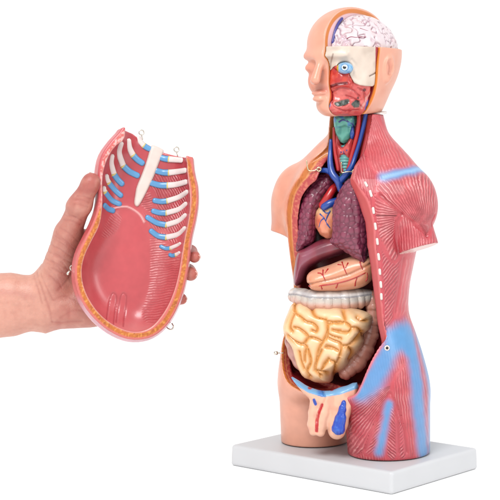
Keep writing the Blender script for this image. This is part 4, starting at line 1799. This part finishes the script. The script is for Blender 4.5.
def hand_paint(p):
    V = p.V
    x, y = to_px(V)
    front = p.N[:, 1] < 0.2
    n1 = vnoise(V, 13)
    n2 = vnoise(V + 60, 5)
    palm = sstep(38, 62, x)
    p.put((198, 132, 118), palm * .8)
    for L in ([(46, 250), (56, 256), (70, 262)], [(50, 244), (60, 250), (72, 257)], [(44, 258), (56, 265), (66, 275)], [(55, 236), (66, 243), (76, 250)], [(60, 228), (70, 234), (78, 242)], [(48, 268), (56, 277), (62, 288)], [(62, 262), (68, 270), (70, 280)], [(64, 215), (72, 216), (82, 220)]):
        q = line2(x, y, spline(L, 4))
        p.disp -= np.where(front, .35 * np.exp(-(q / .9) ** 2), 0)
        p.put((176, 104, 96), np.exp(-(q / .9) ** 2) * front * .25)
    p.put((190, 110, 100), sstep(.5, .85, n1) * .5 * palm)
    p.put((184, 100, 92), sstep(215, 185, y) * sstep(60, 75, x) * sstep(120, 105, x) * .7)
    p.put((204, 112, 102), sstep(172, 184, x) * .7)
    p.put((226, 176, 158), sstep(.4, .9, n2) * .3)
    p.put((190, 118, 104), sstep(.5, .9, vnoise(V + 20, 3.4)) * .16)
    p.put((198, 132, 126), np.exp(-(line2(x, y, [(-5, 292), (14, 293), (34, 297)]) / 3) ** 2) * .3)
    for pts, r, dep in HCREASE:
        L = hit(hand_fn, pts, frame='w')
        q = line3(V, spline(L, 4))
        g = np.exp(-(q / r) ** 2)
        p.disp -= dep * .55 * g
        p.put((168, 88, 80), g * .3)
    p.disp += (n2 - .5) * .3


M_HAND = new_mat('human_skin', rough=0.45, noise=0.05, nscale=260, bump=0.2, bscale=900, sss=0.25, cells=(620, 0.00012, None, 0))
V, Q = surface(hand_fn, (-452, -25, 78), (-138, 100, 285), 1.0)
V = relax(V, Q, hand_fn, 1)
hp = Paint(V, (220, 166, 148))
e = .4
d0 = hand_fn(*V.T)
g = np.stack([hand_fn(V[:, 0] + e, V[:, 1], V[:, 2]) - d0, hand_fn(V[:, 0], V[:, 1] + e, V[:, 2]) - d0, hand_fn(V[:, 0], V[:, 1], V[:, 2] + e) - d0], 1)
hp.N = g / (np.linalg.norm(g, axis=1, keepdims=True) + 1e-9)
hp.disp = np.zeros(len(V))
hand_paint(hp)
V = V + hp.N * hp.disp[:, None]
HB = at(10, 340, 47)
HAND = link('person', V - HB, Q, M_HAND, None, hp.C, frame='w')
HAND.location = HB * 0.001
tag(HAND, 'bare left hand and forearm reaching in from the edge, thumb up, gripping the ribbed plate', 'person')
# nails on the backs of the finger ends
M_NAIL = new_mat('finger_nail', rough=0.25, noise=0.03, bump=0.03, color=(232, 186, 174), coat=0.3)
for P, r in FING[:3] + [THUMB]:
    t = P[-1] - P[-2]
    t /= np.linalg.norm(t)
    back = np.array([1.0, 0.15, 0.1]) if P is not THUMB[0] else np.array([-.6, .75, .1])
    back = back - t * (back @ t)
    back /= np.linalg.norm(back)
    c = P[-1] + back * (r[-1] - .9) - t * r[-1] * .1
    sd = np.cross(t, back)
    m, k = 12, 5
    NV, NF = [], []
    for i in range(k):
        a = i / (k - 1) - .5
        for j in range(m):
            b = j / (m - 1) - .5
            wdt = r[-1] * 1.15 * math.sqrt(max(0.05, 1 - (2 * a) ** 4 * .6))
            NV.append(c + t * a * r[-1] * 1.6 + sd * b * wdt + back * (1.15 - (2 * b) ** 2 * r[-1] * .28 - (2 * a) ** 2 * .5))
    for i in range(k - 1):
        for j in range(m - 1):
            NF.append((i * m + j, i * m + j + 1, (i + 1) * m + j + 1, (i + 1) * m + j))
    n0 = len(NV)
    NV += [q - back * 1.2 for q in NV]
    NF += [tuple(n0 + q for q in f[::-1]) for f in NF]
    rimi = [j for j in range(m)] + [i * m + m - 1 for i in range(1, k)] + [(k - 1) * m + j for j in range(m - 2, -1, -1)] + [i * m for i in range(k - 2, 0, -1)]
    for a, b in zip(rimi, rimi[1:] + rimi[:1]):
        NF.append((b, a, a + n0, b + n0))
    link('finger_nail', np.array(NV) - HB, NF, M_NAIL, HAND, frame='w')
